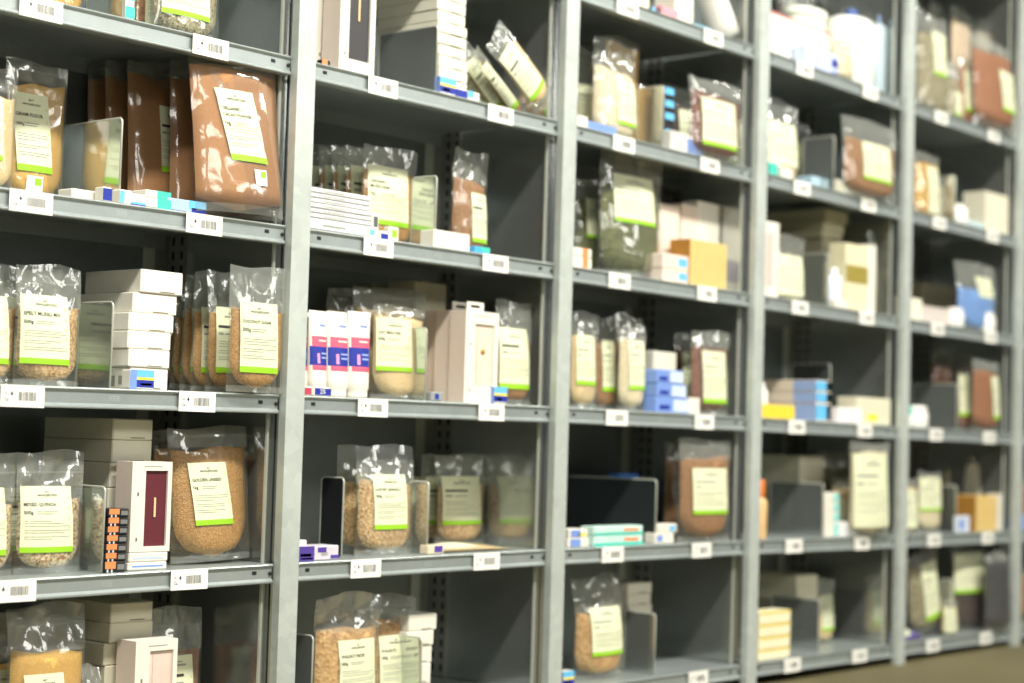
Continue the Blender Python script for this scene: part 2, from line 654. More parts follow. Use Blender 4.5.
def pouch(b, s, pl, pr, pt, Y, label, cont=SUGAR, t=.055, fill=.66, lab=(-.55, .75, .17, .70), text=None, yaw=0.0, lean=0.0, roll=0.0,
          ub=.22, full=.93, sticker=None, group=None, crink=1.0, z0=None, green=True, kraft=None, skew=0.0, cat='pouch', at_loc=True, h=None, detail=True):
    """clear stand-up pouch of dry goods; pl, pr, pt are where the photo shows its edges and top"""
    Y = min(Y + .03, .452 - t)
    zd = deck(s, Xat((pl + pr) / 2, Y, ZC)) if z0 is None else z0
    xm = Xat((pl + pr) / 2, Y, zd)
    if h is None:
        h = Zat(pt, xm, Y) - zd
    zm = zd + h / 2
    Ym = Y + t * .425
    x0, x1 = Xat(pl, Ym, zm), Xat(pr, Ym, zm)
    lo, hi = PXS[b] + .024, PXS[b + 1] - .024
    if x1 > hi and Y < .12:                                   # stand it nearer the edge rather than through the side panel
        dy = max(0, min(Y + .005, (x1 - hi) / .85))
        Y, Ym = Y - dy, Ym - dy
        x0, x1 = Xat(pl, Ym, zm), Xat(pr, Ym, zm)
    x0, x1 = max(x0, lo), min(x1, hi)
    h = min(h, zlip(s - 1 if s else 6, x1) + (.022 if s else -.02) - zd)
    w = (x1 - x0) / max(.3, math.cos(yaw))
    r = random.Random(int(pl * 13 + pr * 7 + s * 1000 + b * 333))
    root = empty('food_pouch', ((x0 + x1) / 2, Ym, zd + .001 + abs(math.sin(roll)) * w / 2 + math.sin(lean) * t * .4), (-lean, roll, yaw))
    tag(root, (label + ', ' + where(b, s)) if at_loc else label, cat, group)
    if lab:                                                   # the label sits on the bulged front, nearer the viewer than the edges
        du = min(.28, .40 * t * .85 / (w / 2))
        lab = (max(-.93, lab[0] - du), min(.93, lab[1] - du), lab[2], lab[3])
    gp = [(0, .70), (.05, .88), (.14, 1), (.45, .86), (fill, .52), (min(fill + .16, .93), .16), (1.0, .05)]
    ph = [r.uniform(0, 6.28) for _ in range(8)]
    fr = [r.uniform(5, 9), r.uniform(9, 16), r.uniform(3, 6), r.uniform(14, 22)]

    def wrink(u, v, side):
        a = interp(v, [(0, .0012), (.12, .0012), (fill, .0016), (min(.95, fill + .1), .0045), (1, .003)]) * crink
        if side < 0 and lab and lab[0] - .06 < u < lab[1] + .06 and lab[2] - .02 < v < lab[3] + .02:
            a *= .12
        return a * (math.sin(fr[0] * u + ph[0] + 7 * v * side) * math.sin(fr[1] * v + ph[1]) + .6 * math.sin(fr[1] * u + ph[2] - 11 * v) + .5 * math.sin(fr[3] * (u * .7 + v) + ph[3]))

    def T(u, v):
        return t * interp(v, gp) * max(0.0, 1 - u * u) ** .55 + .0012

    bend = r.uniform(-.010, .014) * crink

    def px_(u, v):
        ww = w / 2 * (1 - .018 * math.sin(math.pi * min(1, v * 1.05)) ** 2 * (1 - v * .3))
        return u * ww

    def yc(v):
        return bend * max(0, v - fill) ** 1.2 * 3

    def pos(u, v, side):
        zz = v * h + (.004 * math.sin(3 * u + ph[4]) * crink if v > .97 else 0)
        return (px_(u, v), yc(v) + side * T(u, v) / 2 + wrink(u, v, side) * (1 if abs(u) < .98 else .0), zz)

    nu, nv = 14, 20
    us = [math.sin(math.pi * (i / nu - .5)) for i in range(nu + 1)]
    us = [.5 * a + .5 * (2 * i / nu - 1) for i, a in enumerate(us)]
    vs = [i / nv for i in range(nv + 1)]
    mb = MB()
    fm = lambda rr: FILM_TOP if vs[rr] >= fill - .02 or vs[rr] < .05 else FILM
    mb.grid([[pos(u, v, -1) for u in us] for v in vs], FILM, rowmat=fm)
    if kraft:
        mb.grid([[pos(u, v, 1) for u in us] for v in vs], kraft, flip=True)
    else:
        mb.grid([[pos(u, v, 1) for u in us] for v in vs], FILM, flip=True, rowmat=fm)
    mb.grid([[pos(u, 0, -1) for u in us], [pos(u, 0, 1) for u in us]], FILM, flip=True)
    # press-seal strip
    mb2 = MB()
    sv = min(.93, fill + (1 - fill) * .55)
    mb2.grid([[(p[0], p[1] - .0009, p[2]) for p in [pos(u, v, -1) for u in us]] for v in (sv, sv + .008, sv + .016)], FILM_TOP)
    mb.build('pouch_film', root)
    mb2.build('press_seal', root)
    # contents
    cv0 = .035
    n2 = 16

    def cw(v):
        if v < ub:
            a = (v - cv0) / max(1e-4, ub - cv0)
            return full * max(.0, 1 - (1 - a) ** 2.2) ** .5 * .72 + full * .28 * (a ** .3 if a > 0 else 0)
        return full
    tilt = r.uniform(-.025, .025)
    rows_f, rows_b = [], []
    m = 10
    for i in range(n2 + 1):
        v = cv0 + (fill - cv0) * (i / n2)
        cwv = max(.05, cw(v))
        rf, rb = [], []
        for j in range(m + 1):
            e = (2 * j / m - 1)
            u = e * cwv
            vv = v + tilt * e * (i / n2) + (.012 * math.sin(5 * e + ph[5]) if i == n2 else 0)
            th = (T(u, vv) - .0012) * (.95 if 0 < i < n2 else .35) * (max(0, 1 - e ** 4)) ** .5
            p = pos(u, vv, -1)
            rf.append((p[0], yc(vv) - th / 2 - .0001, vv * h))
            rb.append((p[0], yc(vv) + th / 2 + .0001, vv * h))
        rows_f.append(rf)
        rows_b.append(rb)
    mc = MB()
    mc.grid([a + c[::-1] for a, c in zip(rows_f, rows_b)], cont, True, True)
    mc.grid([rows_f[-1], rows_b[-1]], cont)
    mc.grid([rows_f[0], rows_b[0]], cont, flip=True)
    mc.build('contents', root)
    # label
    if lab:
        u0, u1, v0, v1 = lab
        lw, lh = (u1 - u0) * w / 2, (v1 - v0) * h

        def lp(a, c, off):
            u = u0 + (u1 - u0) * a + skew * (c - .5)
            v = v0 + (v1 - v0) * c
            u = min(.97, max(-.97, u))
            return (px_(u, v), yc(v) - T(u, v) / 2 + wrink(u, v, -1) - .0012 - off, v * h)
        cs = [0, .085] + [.085 + .915 * k / 7 for k in range(1, 8)]
        na = 8
        ml = MB()
        ml.grid([[lp(a / na, c, 0) for a in range(na + 1)] for c in cs], CREAM, rowmat=(lambda rr: GREEN if rr == 0 and green else CREAM))
        lo = ml.build('paper_label', root)
        mt = MB()

        def bar(a0, a1, c0, c1, mat):
            k = max(2, int((a1 - a0) * 8))
            mt.grid([[lp(a0 + (a1 - a0) * i / k, c, .0006) for i in range(k + 1)] for c in (c0, c1)], mat, False)

        def word(body, a, c, hh, center=False, maxw=None):
            v, f, wd = text_geo(body)
            sa, scz = hh / lw, hh / lh
            if maxw and wd * sa > maxw:
                k = maxw / (wd * sa)
                sa *= k
                scz *= k
            if center:
                a -= wd * sa / 2
            mt.add([lp(a + p[0] * sa, c + p[1] * scz, .0007) for p in v], f, INK)
        if detail:
            if text:
                word('BUY', .5, .900, lh * .026, True)
                word('WHOLEFOODS', .5, .845, lh * .036, True, .5)
                c = .70
                for ln in text[:-1]:
                    word(ln, .05, c, lh * .052, False, .75)
                    c -= .085
                word(text[-1], .05, c - .035, lh * .05, False, .2)
                bar(.27, .66, c - .005, c + .006, GREYINK)
                bar(.27, .60, c - .036, c - .025, GREYINK)
            else:
                bar(.42, .58, .895, .915, GREYINK)
                bar(.28, .72, .84, .87, GREYINK)
                bar(.06, .62, .68, .72, INK if b < 2 else GREYINK)
                bar(.06, .22, .575, .61, GREYINK)
                bar(.27, .60, .58, .60, GREYINK)
            for c in (.47, .435, .395, .33, .295, .235, .20):
                bar(.06, r.choice((.93, .93, .8, .55)), c, c + .008, GREYINK)
            for c in (.80, .64, .49, .36):
                bar(.90, .935, c, c + .035, M((196, 214, 130), .6))
            mt.build('lettering', lo)
    if sticker:
        u0, v0, su = sticker
        sh_ = su * w / 2 / h
        ms = MB()

        def spt(a, c, off):
            u, v = u0 + su * a, v0 + sh_ * c
            return (px_(u, v), yc(v) - T(u, v) / 2 + wrink(u, v, -1) - .0016 - off, v * h)
        ms.grid([[spt(a / 4, c / 4, 0) for a in range(5)] for c in range(5)], PAPER)
        ms.grid([[spt(.5 + a * .2, .5 + c * .2, .0005) for a in range(3)] for c in range(3)], GREEN)
        ms.build('sticker', root)
    return root


# ------------------------------------------------------------------ cartons


def carton_geo(root, w, d, h, mats, prints=(), flap=True, bev=.0025, body='carton_body'):
    """box with its origin at the front bottom centre; mats = main colour"""
    mb = MB().box(-w / 2, w / 2, 0, d, 0, h, mats, bev)
    bo = mb.build(body, root)
    if flap:
        fm = MB()
        k = M((120, 114, 100), .7)
        fm.box(-w * .05, w * .30, -.0006, .0004, h * .07, h * .07 + max(.0022, h * .035), k)
        fm.build('flap_seam', bo)
    if prints:
        mp = MB()
        for face, a0, a1, c0, c1, mat in prints:
            e = .0005
            if face == 'F':
                X = lambda a: -w / 2 + w * a
                vs = [(X(a0), -e, h * c0), (X(a1), -e, h * c0), (X(a1), -e, h * c1), (X(a0), -e, h * c1)]
            elif face == 'L':
                vs = [(-w / 2 - e, d * (1 - a0), h * c0), (-w / 2 - e, d * (1 - a1), h * c0), (-w / 2 - e, d * (1 - a1), h * c1), (-w / 2 - e, d * (1 - a0), h * c1)]
            else:
                vs = [(-w / 2 + w * a0, d * c0, h + e), (-w / 2 + w * a1, d * c0, h + e), (-w / 2 + w * a1, d * c1, h + e), (-w / 2 + w * a0, d * c1, h + e)]
            mp.add(vs, [(0, 1, 2, 3)], mat)
        mp.build('print', bo)
    return bo


def place(b, s, pl, pr, pt, Y, z0=None):
    zd = deck(s, Xat((pl + pr) / 2, Y, ZC)) if z0 is None else z0
    xm = Xat((pl + pr) / 2, Y, zd)
    h = Zat(pt, xm, Y) - zd
    zm = zd + h / 2
    x0, x1 = max(Xat(pl, Y, zm), PXS[b] + .024), min(Xat(pr, Y, zm), PXS[b + 1] - .024)
    return (x0 + x1) / 2, zd, x1 - x0, h


def carton(b, s, pl, pr, pt, Y, d, label, mat=WHITE, prints=(), name='carton', cat='box', group=None, z0=None, flap=False, yaw=0, word=None, at_loc=True):
    x, z, w, h = place(b, s, pl, pr, pt, Y, z0)
    root = empty(name, (x, Y, z + .0005), (0, 0, yaw))
    tag(root, (label + ', ' + where(b, s)) if at_loc else label, cat, group)
    carton_geo(root, w, d, h - .0005, mat, prints, flap)
    if word:
        body, a, c, sz, m = word
        v, f, wd = text_geo(body)
        k = h * sz
        MB().add([(-w / 2 + w * a + p[0] * k, -.0011, h * c + p[1] * k) for p in v], f, m).build('lettering', root)
    return z + h


def stack(b, s, rows, Y, d, what, name='carton', mat=KCREAM, group=None, flap=True, z0=None, prints=None, cat='box', jit=.006):
    """rows listed from the bottom: (pl, pr, py of the top edge)"""
    z = z0
    n = len(rows)
    for i, (pl, pr, pt) in enumerate(rows):
        pr_ = prints(i) if prints else ()
        z = carton(b, s, pl, pr, pt, Y + rnd.uniform(0, jit), d, '%s, %s in stack' % (what, ORD[n - 1 - i]), mat, pr_, name, cat, group, z, flap)
    return z


def window_box(b, s, pl, pr, pt, Y, d, label, card=(92, 30, 42), body=WHITE, side=PINKB, z0=None, stick=True, tab=False, win=(.34, .90, .06, .90), group=None, deco='bar', at_loc=True):
    x, z, w, h = place(b, s, pl, pr, pt, Y, z0)
    root = empty('window_carton', (x, Y, z + .0005))
    tag(root, (label + ', ' + where(b, s)) if at_loc else label, 'box', group)
    a0, a1, c0, c1 = win
    X = [-w / 2, -w / 2 + w * a0, -w / 2 + w * a1, w / 2]
    Z = [0, h * c0, h * c1, h]
    dp = .006
    mb = MB()
    for i in range(3):
        for j in range(3):
            if i == 1 and j == 1:
                continue
            mb.add([(X[i], 0, Z[j]), (X[i + 1], 0, Z[j]), (X[i + 1], 0, Z[j + 1]), (X[i], 0, Z[j + 1])], [(0, 1, 2, 3)], body)
    ring = [(X[1], Z[1]), (X[2], Z[1]), (X[2], Z[2]), (X[1], Z[2])]
    for k in range(4):
        p, q = ring[k], ring[(k + 1) % 4]
        mb.add([(p[0], 0, p[1]), (q[0], 0, q[1]), (q[0], dp, q[1]), (p[0], dp, p[1])], [(0, 1, 2, 3)], body)
    mb.add([(X[0], 0, 0), (X[0], d, 0), (X[0], d, h), (X[0], 0, h)], [(3, 2, 1, 0)], side)
    mb.add([(X[3], 0, 0), (X[3], d, 0), (X[3], d, h), (X[3], 0, h)], [(0, 1, 2, 3)], side)
    mb.add([(X[0], 0, h), (X[3], 0, h), (X[3], d, h), (X[0], d, h)], [(0, 1, 2, 3)], body)
    mb.add([(X[0], 0, 0), (X[3], 0, 0), (X[3], d, 0), (X[0], d, 0)], [(3, 2, 1, 0)], body)
    mb.add([(X[0], d, 0), (X[3], d, 0), (X[3], d, h), (X[0], d, h)], [(3, 2, 1, 0)], side)
    bo = mb.build('carton_body', root)
    MB().box(X[1], X[2], dp - .0005, dp + .002, Z[1], Z[2], M(card, .45, .05)).build('window_card', root)
    xc = (X[1] + X[2]) / 2
    zc = (Z[1] + Z[2]) / 2
    if deco == 'bar':
        MB().box(xc - w * .025, xc + w * .025, dp - .003, dp - .0005, zc - h * .10, zc + h * .12, M((226, 200, 150), .4, .05), .001).build('gold_stick', root)
    else:
        MB().lathe([(.002, 0), (.0075, .0015), (.0075, .003), (.003, .004)], GOLD, 12).build('gold_emblem', root, (xc, dp, zc + h * .05)).rotation_euler = (math.pi / 2, 0, 0)
        MB().box(X[1] + w * .10, X[1] + w * .12, dp - .0015, dp - .0005, Z[1], Z[2], M((206, 186, 170), .6)).build('fold_line', root)
    tb = MB()
    for a, c in ((.16, .62), (.16, .12)):
        tb.box(-w / 2 + w * a - .0022, -w / 2 + w * a + .0022, -.0006, 0, h * c, h * c + .008, M((120, 112, 100), .6))
    tb.box(-w / 2 + w * .3, -w / 2 + w * .75, -.0006, 0, h * .945, h * .952, GREYINK)
    tb.build('print', bo)
    if tab:
        tw = w * .5
        m2 = MB()
        zt = h
        for (xa, xb, za, zb_) in ((-tw / 2, -tw * .28, zt, zt + .026), (tw * .28, tw / 2, zt, zt + .026), (-tw * .28, tw * .28, zt, zt + .010), (-tw * .28, tw * .28, zt + .018, zt + .026)):
            m2.box(xa, xb, d * .5 - .0006, d * .5 + .0006, za, zb_, WHITE)
        m2.build('hang_tab', root)
    return z + h


def divider(b, s, fpx, bpx, pt, label, Y=.05, mat=None, z0=None, foot=True):
    """bent steel plate standing square to the shelf front, with a bright rolled rim"""
    zd = deck(s, Xat(fpx, Y, ZC)) + .0005
    x = Xat(fpx, Y, zd)
    h = Zat(pt, x, Y) - zd
    zm = zd + h * .6
    x = Xat(fpx, Y, zm)
    d = min(.44, max(.05, Yat(bpx, x, zm))) - Y
    root = empty('shelf_divider', (x, Y, zd))
    tag(root, label + ', ' + where(b, s), 'divider')
    rr = .010
    arc = lambda cy, cz, a0, a1: [(cy + rr * math.cos(a0 + (a1 - a0) * k / 5), cz + rr * math.sin(a0 + (a1 - a0) * k / 5)) for k in range(6)]
    out = [(0, 0)] + arc(rr, h - rr, math.pi, math.pi / 2) + arc(d - rr, h - rr, math.pi / 2, 0) + [(d, 0)]
    n = len(out)
    mb = MB()
    t = .0012
    mb.add([(-t, y, z) for y, z in out] + [(t, y, z) for y, z in out],
           [tuple(range(n))[::-1], tuple(range(n, 2 * n))] + [(k, (k + 1) % n, n + (k + 1) % n, n + k) for k in range(n)], mat or DIVM)
    mb.build('plate', root)
    MB().tube([(0, y, z) for y, z in out], .0024, RIMM, 6).build('rim', root)
    if foot:
        MB().box(0, .014, .01, d - .01, 0, .001, DIVM).build('foot', root)
    return root


LBLUE, NAVY, YEL, TEAL = M((104, 186, 232), .45, .03), M((34, 50, 150), .45, .03), M((246, 226, 70), .45, .03), M((70, 196, 176), .45, .03)
MBLUE, ORANGE, BLACK, PINK, PURPLE = M((120, 150, 214), .45, .04), M((240, 140, 84), .45, .04), M((34, 34, 36), .4, .05), M((226, 92, 118), .45, .03), M((82, 62, 150), .45, .05)
TAN, TAN_SHADE = M((214, 184, 116), .6, .05, 20), M((168, 118, 44), .6, .05, 20)  # second tan paints the shade on the cardboard boxes' left sides
PILLP = (('F', 0, 1, .62, 1, LBLUE), ('F', 0, 1, .48, .62, YEL), ('F', 0, 1, .12, .48, NAVY), ('F', .2, .6, .20, .36, WHITE), ('L', 0, 1, 0, 1, MBLUE))

# ================================================================== LEFTMOST BAY
# top shelf
pouch(0, 1, 152, 220, -92, .055, 'grey-brown seed pouch with cream label at shelf edge', SEEDG, .06, .62, (-.62, .72, .165, .62))
pouch(0, 1, 130, 186, -84, .15, 'brown grain pouch behind the grey-brown seed pouch', BROWN, .06, .6, (-.4, .8, .10, .6))
carton(0, 1, 126, 135, -14, .05, .05, 'narrow teal and white carton beside the seed pouch', WHITE, (('F', 0, 1, .1, .42, TEAL), ('F', 0, 1, .6, .95, TEAL)))
divider(0, 1, 124, 88, -60, 'steel divider left of the teal carton')
pouch(0, 1, 40, 84, -80, .09, 'yellowish grain pouch left of the steel divider', CORN, .05, .6, (-.5, .7, .2, .66))
# second shelf
pouch(0, 2, 3, 65, 62, .165, 'yellow flour pouch with white square sticker', CORN, .05, .84, (-.55, .55, .215, .765), ('GRAM FLOUR', '500g'), sticker=(-.40, .055, .50), skew=-.2, crink=.9)
pouch(0, 2, -38, 15, 64, .085, 'flour pouch at picture edge beside the yellow one', OATS, .05, .78, (-.4, .6, .25, .75))
divider(0, 2, 121, 60, 118, 'upright steel divider mirroring the flour label')
carton(0, 2, 72, 100, 190, .07, .05, 'flat white carton in front of the divider', WHITE)
carton(0, 2, 103, 112, 187, .035, .03, 'tiny navy-fronted carton by the divider foot', WHITE, (('F', 0, 1, .1, .9, NAVY),))
CO = dict(cont=COCOA, ub=.05, full=.985, crink=1.35, fill=.91)
pouch(0, 2, 199, 286, 62, .045, 'largest cocoa-brown powder pouch, at shelf front', t=.085, lab=(-.28, .56, .315, .755), text=('ORGANIC', 'CACAO POWDER', '1kg'), sticker=(.10, .175, .28), skew=-.22, lean=.10, roll=-.03, group='cocoa powder pouches', **CO)
pouch(0, 2, 172, 256, 60, .135, 'second cocoa powder pouch from the front', t=.07, lab=(-.3, .6, .3, .75), group='cocoa powder pouches', lean=.05, **CO)
pouch(0, 2, 130, 200, 62, .20, 'third cocoa pouch from front, label half hidden', t=.075, lab=(-.05, .75, .3, .72), group='cocoa powder pouches', lean=.06, **CO)
pouch(0, 2, 107, 180, 62, .29, 'fourth cocoa powder pouch from the front', t=.07, lab=(-.3, .6, .3, .75), group='cocoa powder pouches', lean=.05, **CO)
pouch(0, 2, 88, 160, 66, .37, 'rearmost cocoa powder pouch against the back', t=.06, lab=None, group='cocoa powder pouches', lean=.03, **CO)
SP = lambda m: (('F', .45, 1, 0, 1, m),)
z = carton(0, 2, 120, 133, 190, .035, .05, 'small white carton with pale blue end', WHITE, (('F', 0, .35, .1, .9, LBLUE),))
z = carton(0, 2, 131, 146, 194, .033, .05, 'small white carton with purple band', WHITE, (('F', 0, 1, .12, .3, LBLUE), ('F', 0, 1, 0, .12, PURPLE)), at_loc=True)
z = carton(0, 2, 146, 171, 199, .033, .05, 'lower teal-ended white carton of a pair', WHITE, SP(TEAL), group='teal-ended cartons')
carton(0, 2, 146, 171, 191, .036, .05, 'upper teal-ended white carton of a pair', WHITE, SP(TEAL), z0=z, group='teal-ended cartons')
carton(0, 2, 168, 206, 200, .033, .06, 'light blue flat carton before the cocoa pouches', M((164, 188, 226), .5, .03), (('F', .55, 1, .3, 1, LBLUE), ('F', .62, 1, 0, .42, NAVY)))
# third shelf
pouch(0, 3, 15, 80, 265, .05, 'speckled muesli pouch with cream label', GRANOLA, .06, .66, (-.76, .72, .175, .745), ('SPELT MUESLI MIX', '500g'), crink=1.1)
pouch(0, 3, -42, 17, 264, .08, 'muesli pouch cut by the left picture edge', GRANOLA, .06, .66, (-.6, .8, .17, .74))
pouch(0, 3, -6, 58, 268, .19, 'muesli pouch hidden behind the speckled one', GRANOLA, .05, .66, (-.6, .8, .17, .74))
divider(0, 3, 112, 78, 302, 'steel divider between muesli pouch and carton stack')
stack(0, 3, [(130, 168, 368), (129, 170, 350), (128, 171, 332), (129, 174, 314), (133, 177, 294), (141, 183, 271)], .085, .20, 'flat white carton', group='white cartons beside the muesli', mat=M((234, 230, 216), .5, .02),
      prints=lambda i: (('L', .58, .74, .12, .6, GREYINK), ('L', .8, .9, .2, .6, GREYINK)) if i == 0 else ())
carton(0, 3, 130, 154, 370, .045, .03, 'small blue and yellow carton before the white stack', WHITE, (('F', .28, 1, .62, 1, LBLUE), ('F', .28, 1, .48, .62, YEL), ('F', .28, 1, .10, .48, NAVY), ('F', .45, .9, .2, .32, WHITE), ('F', 0, .28, 0, 1, MBLUE)))
SU = dict(cont=SUGAR, t=.042, fill=.66, ub=.25, group='brown sugar pouches')
pouch(0, 3, 228, 284, 271, .045, 'front brown sugar pouch showing its full label', lab=(-.54, .80, .155, .715), text=('COCONUT SUGAR', '300g'), **SU)
for k, (a, y, pt, rl) in enumerate(((207, .098, 272, 0), (192, .145, 273, .0), (181, .19, 276, .03), (171, .235, 281, .06), (163, .285, 290, .09))):
    pouch(0, 3, a, a + 54 - k, pt, y, 'brown sugar pouch, %s behind the front one' % ('first', 'second', 'third', 'fourth', 'fifth')[k], lab=(-.5, .8, .16, .7), roll=rl, **SU)
# fourth shelf
pouch(0, 4, 15, 82, 452, .05, 'mixed quinoa pouch with cream label', QUINOA, .06, .60, (-.72, .78, .175, .715), ('MIXED QUINOA', '500g'), crink=1.3)
pouch(0, 4, -44, 14, 452, .055, 'quinoa pouch cut by the left picture edge', QUINOA, .06, .6, (-.6, .8, .17, .71))
pouch(0, 4, -14, 50, 455, .15, 'quinoa pouch behind the labelled one', BROWN, .05, .6, (-.6, .8, .17, .71))
divider(0, 4, 104, 74, 487, 'steel divider beside the mixed quinoa pouch', Y=.045)
stack(0, 4, [(106, 148, 540), (106, 149, 514), (108, 150, 488), (110, 150, 463), (112, 152, 440), (113, 153, 419)], .12, .25, 'flat grey-white carton', group='grey-white cartons by the batteries', mat=M((212, 208, 188), .55, .02))
z = None
BAT = (('F', 0, .5, .35, 1, ORANGE), ('F', .58, .92, .25, .75, M((120, 120, 118), .5)), ('F', .08, .16, 0, .3, M((200, 200, 196), .5)), ('F', .28, .36, 0, .3, M((200, 200, 196), .5)))
for k in range(7):
    z = carton(0, 4, 105 + k * .7, 126 + k * .6, 561.5 - 8.8 * k, .035 + .001 * (k % 2), .05, 'black and orange battery pack, %s in pile' % ORD[6 - k], BLACK, BAT, 'battery_pack', 'batteries', 'battery packs in a pile', z)
z = carton(0, 4, 128, 167, 562, .045, .06, 'lower flat white-blue carton under the maroon window box', WHITE, (('F', .1, .9, .4, .6, MBLUE),), group='flat cartons under the window box')
z = carton(0, 4, 129, 168, 552, .045, .06, 'upper flat white-blue carton under the maroon window box', WHITE, (('F', .1, .9, .3, .5, M((190, 206, 226), .5)),), group='flat cartons under the window box', z0=z)
window_box(0, 4, 131, 171, 462, .045, .055, 'white carton with maroon window and gold stick', (96, 36, 46), z0=z)
pouch(0, 4, 173, 252, 430, .05, 'large golden linseed pouch leaning back', SUGAR, .075, .84, (-.40, .52, .27, .735), ('GOLDEN LINSEED', '1kg'), ub=.3, lean=.06, skew=-.10, roll=-.03, crink=1.1)
pouch(0, 4, 150, 222, 432, .15, 'golden linseed pouch hidden behind the large one', SUGAR, .07, .84, (-.4, .55, .27, .73), ub=.3)
# bottom shelf
pouch(0, 5, 6, 84, 607, .05, 'pumpkin seed powder pouch on bottom shelf', CORN, .07, .70, (-.42, .55, .12, .565), ('PUMPKIN SEED POWDER', '250g'), crink=1.5, skew=-.1)
pouch(0, 5, -30, 46, 612, .15, 'powder pouch behind the pumpkin seed powder', CORN, .06, .64, (-.42, .55, .15, .6))
stack(0, 5, [(104, 148, 705), (104, 148, 684), (105, 150, 664), (104, 151, 642), (110, 153, 622), (111, 153, 602)], .12, .22, 'flat beige carton', group='beige cartons on the bottom shelf', mat=M((208, 202, 178), .55, .02))
pouch(0, 5, 84, 104, 668, .06, 'small crumpled clear bag between pouch and beige cartons', PALE, .04, .3, None, crink=1.6)
window_box(0, 5, 134, 176, 640, .045, .065, 'white carton with pale pink window and gold emblem', (222, 200, 186), stick=False, deco='emblem')
pouch(0, 5, 142, 201, 609, .13, 'orange-brown pouch standing behind the pink window carton', BRICK, .06, .66, (-.2, .75, .1, .62))
pouch(0, 5, 120, 182, 612, .23, 'orange-brown pouch at the rear behind the other', BRICK, .06, .66, (-.2, .75, .1, .62))

# ================================================================== SECOND BAY
# top shelf
window_box(1, 1, 341, 376, -62, .045, .06, 'white carton with black window and gold stick', (58, 56, 58), win=(.26, .86, .10, .88))
window_box(1, 1, 316, 350, -62, .112, .06, 'pinkish carton behind the black-window carton', (58, 56, 58), win=(.26, .86, .10, .88))
carton(1, 1, 322, 331, 60, .035, .02, 'orange-topped battery pack at the post', BLACK, (('F', 0, .6, .2, 1, ORANGE),), 'battery_pack', 'batteries')
stack(1, 1, [(440 - k * .3, 467 + (k % 3) * .8 - k * .25, 92.5 - 11.3 * (k + 1)) for k in range(11)], .06, .22, 'flat cream carton', group='cream cartons behind the big divider', mat=M((222, 220, 202), .55, .02))
divider(1, 1, 437, 379, 26, 'wide steel divider in front of cream cartons')
carton(1, 1, 440, 456, 78, .035, .02, 'blue carton with yellow stripe before cream stack', WHITE, PILLP)
carton(1, 1, 457, 468, 90, .034, .02, 'navy little carton by the leaning pouches', NAVY)
carton(1, 1, 468, 480, 92, .034, .02, 'white and turquoise little carton by the leaning pouches', WHITE, (('F', 0, .45, .3, 1, LBLUE),))
for k, (pl, pr, y, c) in enumerate(((533, 556, .06, OATS), (516, 540, .10, BROWN), (499, 521, .14, SUGAR), (485, 506, .18, BROWN))):
    pouch(1, 1, pl, pr, 30, y, 'brown pouch slumped leftwards, %s from right' % ('first', 'second', 'third', 'fourth')[k], c, .035, .7, (-.75, .75, .16, .8), roll=-.98 + .03 * k, group='slumped brown pouches', h=.255)
# second shelf
stack(1, 2, [(306, 371, 221.5), (306, 371, 216.5), (306, 371, 211.5), (306, 371, 206.5), (306, 371, 201.5), (306, 371, 196.5), (306, 371, 191.2)], .05, .16, 'thin white boxed booklet', name='flat_carton', group='thin white cartons in a flat pile', mat=M((236, 236, 232), .45, .02), flap=False, jit=.002,
      prints=lambda i: (('F', 0, 1, 0, .22, M((128, 128, 128), .6)), ('F', .25, .6, .4, .6, GREYINK)))
pouch(1, 2, 361, 415, 147, .13, 'orange-brown oat pouch with large label', SUGAR, .05, .76, (-.70, .74, .215, .80), ('ORGANIC', 'MUESLI BASE', '1kg'), group='oat pouches in a row')
for k, (a, y) in enumerate(((344, .19), (331, .245), (318, .30), (305, .355))):
    pouch(1, 2, a, a + 52, 148, y, 'oat pouch, %s behind the labelled one' % ('first', 'second', 'third', 'fourth')[k], SUGAR, .045, .76, (-.7, .74, .2, .8), group='oat pouches in a row')
carton(1, 2, 370, 379, 228, .04, .02, 'tiny white carton with blue corner beside booklets', WHITE, (('F', 0, .5, .3, .8, LBLUE),))
carton(1, 2, 380, 389, 231, .04, .02, 'tiny navy and white carton before the oat pouch', WHITE, (('F', .1, .9, .0, .7, NAVY),))
carton(1, 2, 389, 399, 227, .05, .02, 'tiny white carton with green square', WHITE, (('F', .3, .8, .3, .8, GREEN),))
carton(1, 2, 372, 379, 214, .06, .02, 'small grey and white upright carton beside booklets', WHITE, (('F', .2, .8, .5, .9, M((90, 92, 90), .5)),))
divider(1, 2, 436, 412, 176, 'narrow steel divider right of the oat pouch')
carton(1, 2, 434, 470, 232, .04, .05, 'flat white carton lying at the shelf edge', WHITE)
carton(1, 2, 475, 490, 247, .035, .03, 'flat turquoise-blue carton near the brown pouch', M((70, 170, 220), .5), (('F', .4, 1, .3, 1, TEAL),))
pouch(1, 2, 449, 488, 150, .07, 'slim brown pouch standing alone right of divider', BROWN, .07, .72, (-.05, .93, .13, .60), yaw=.12, crink=1.2)
# third shelf
z3 = deck(3, 1.1)


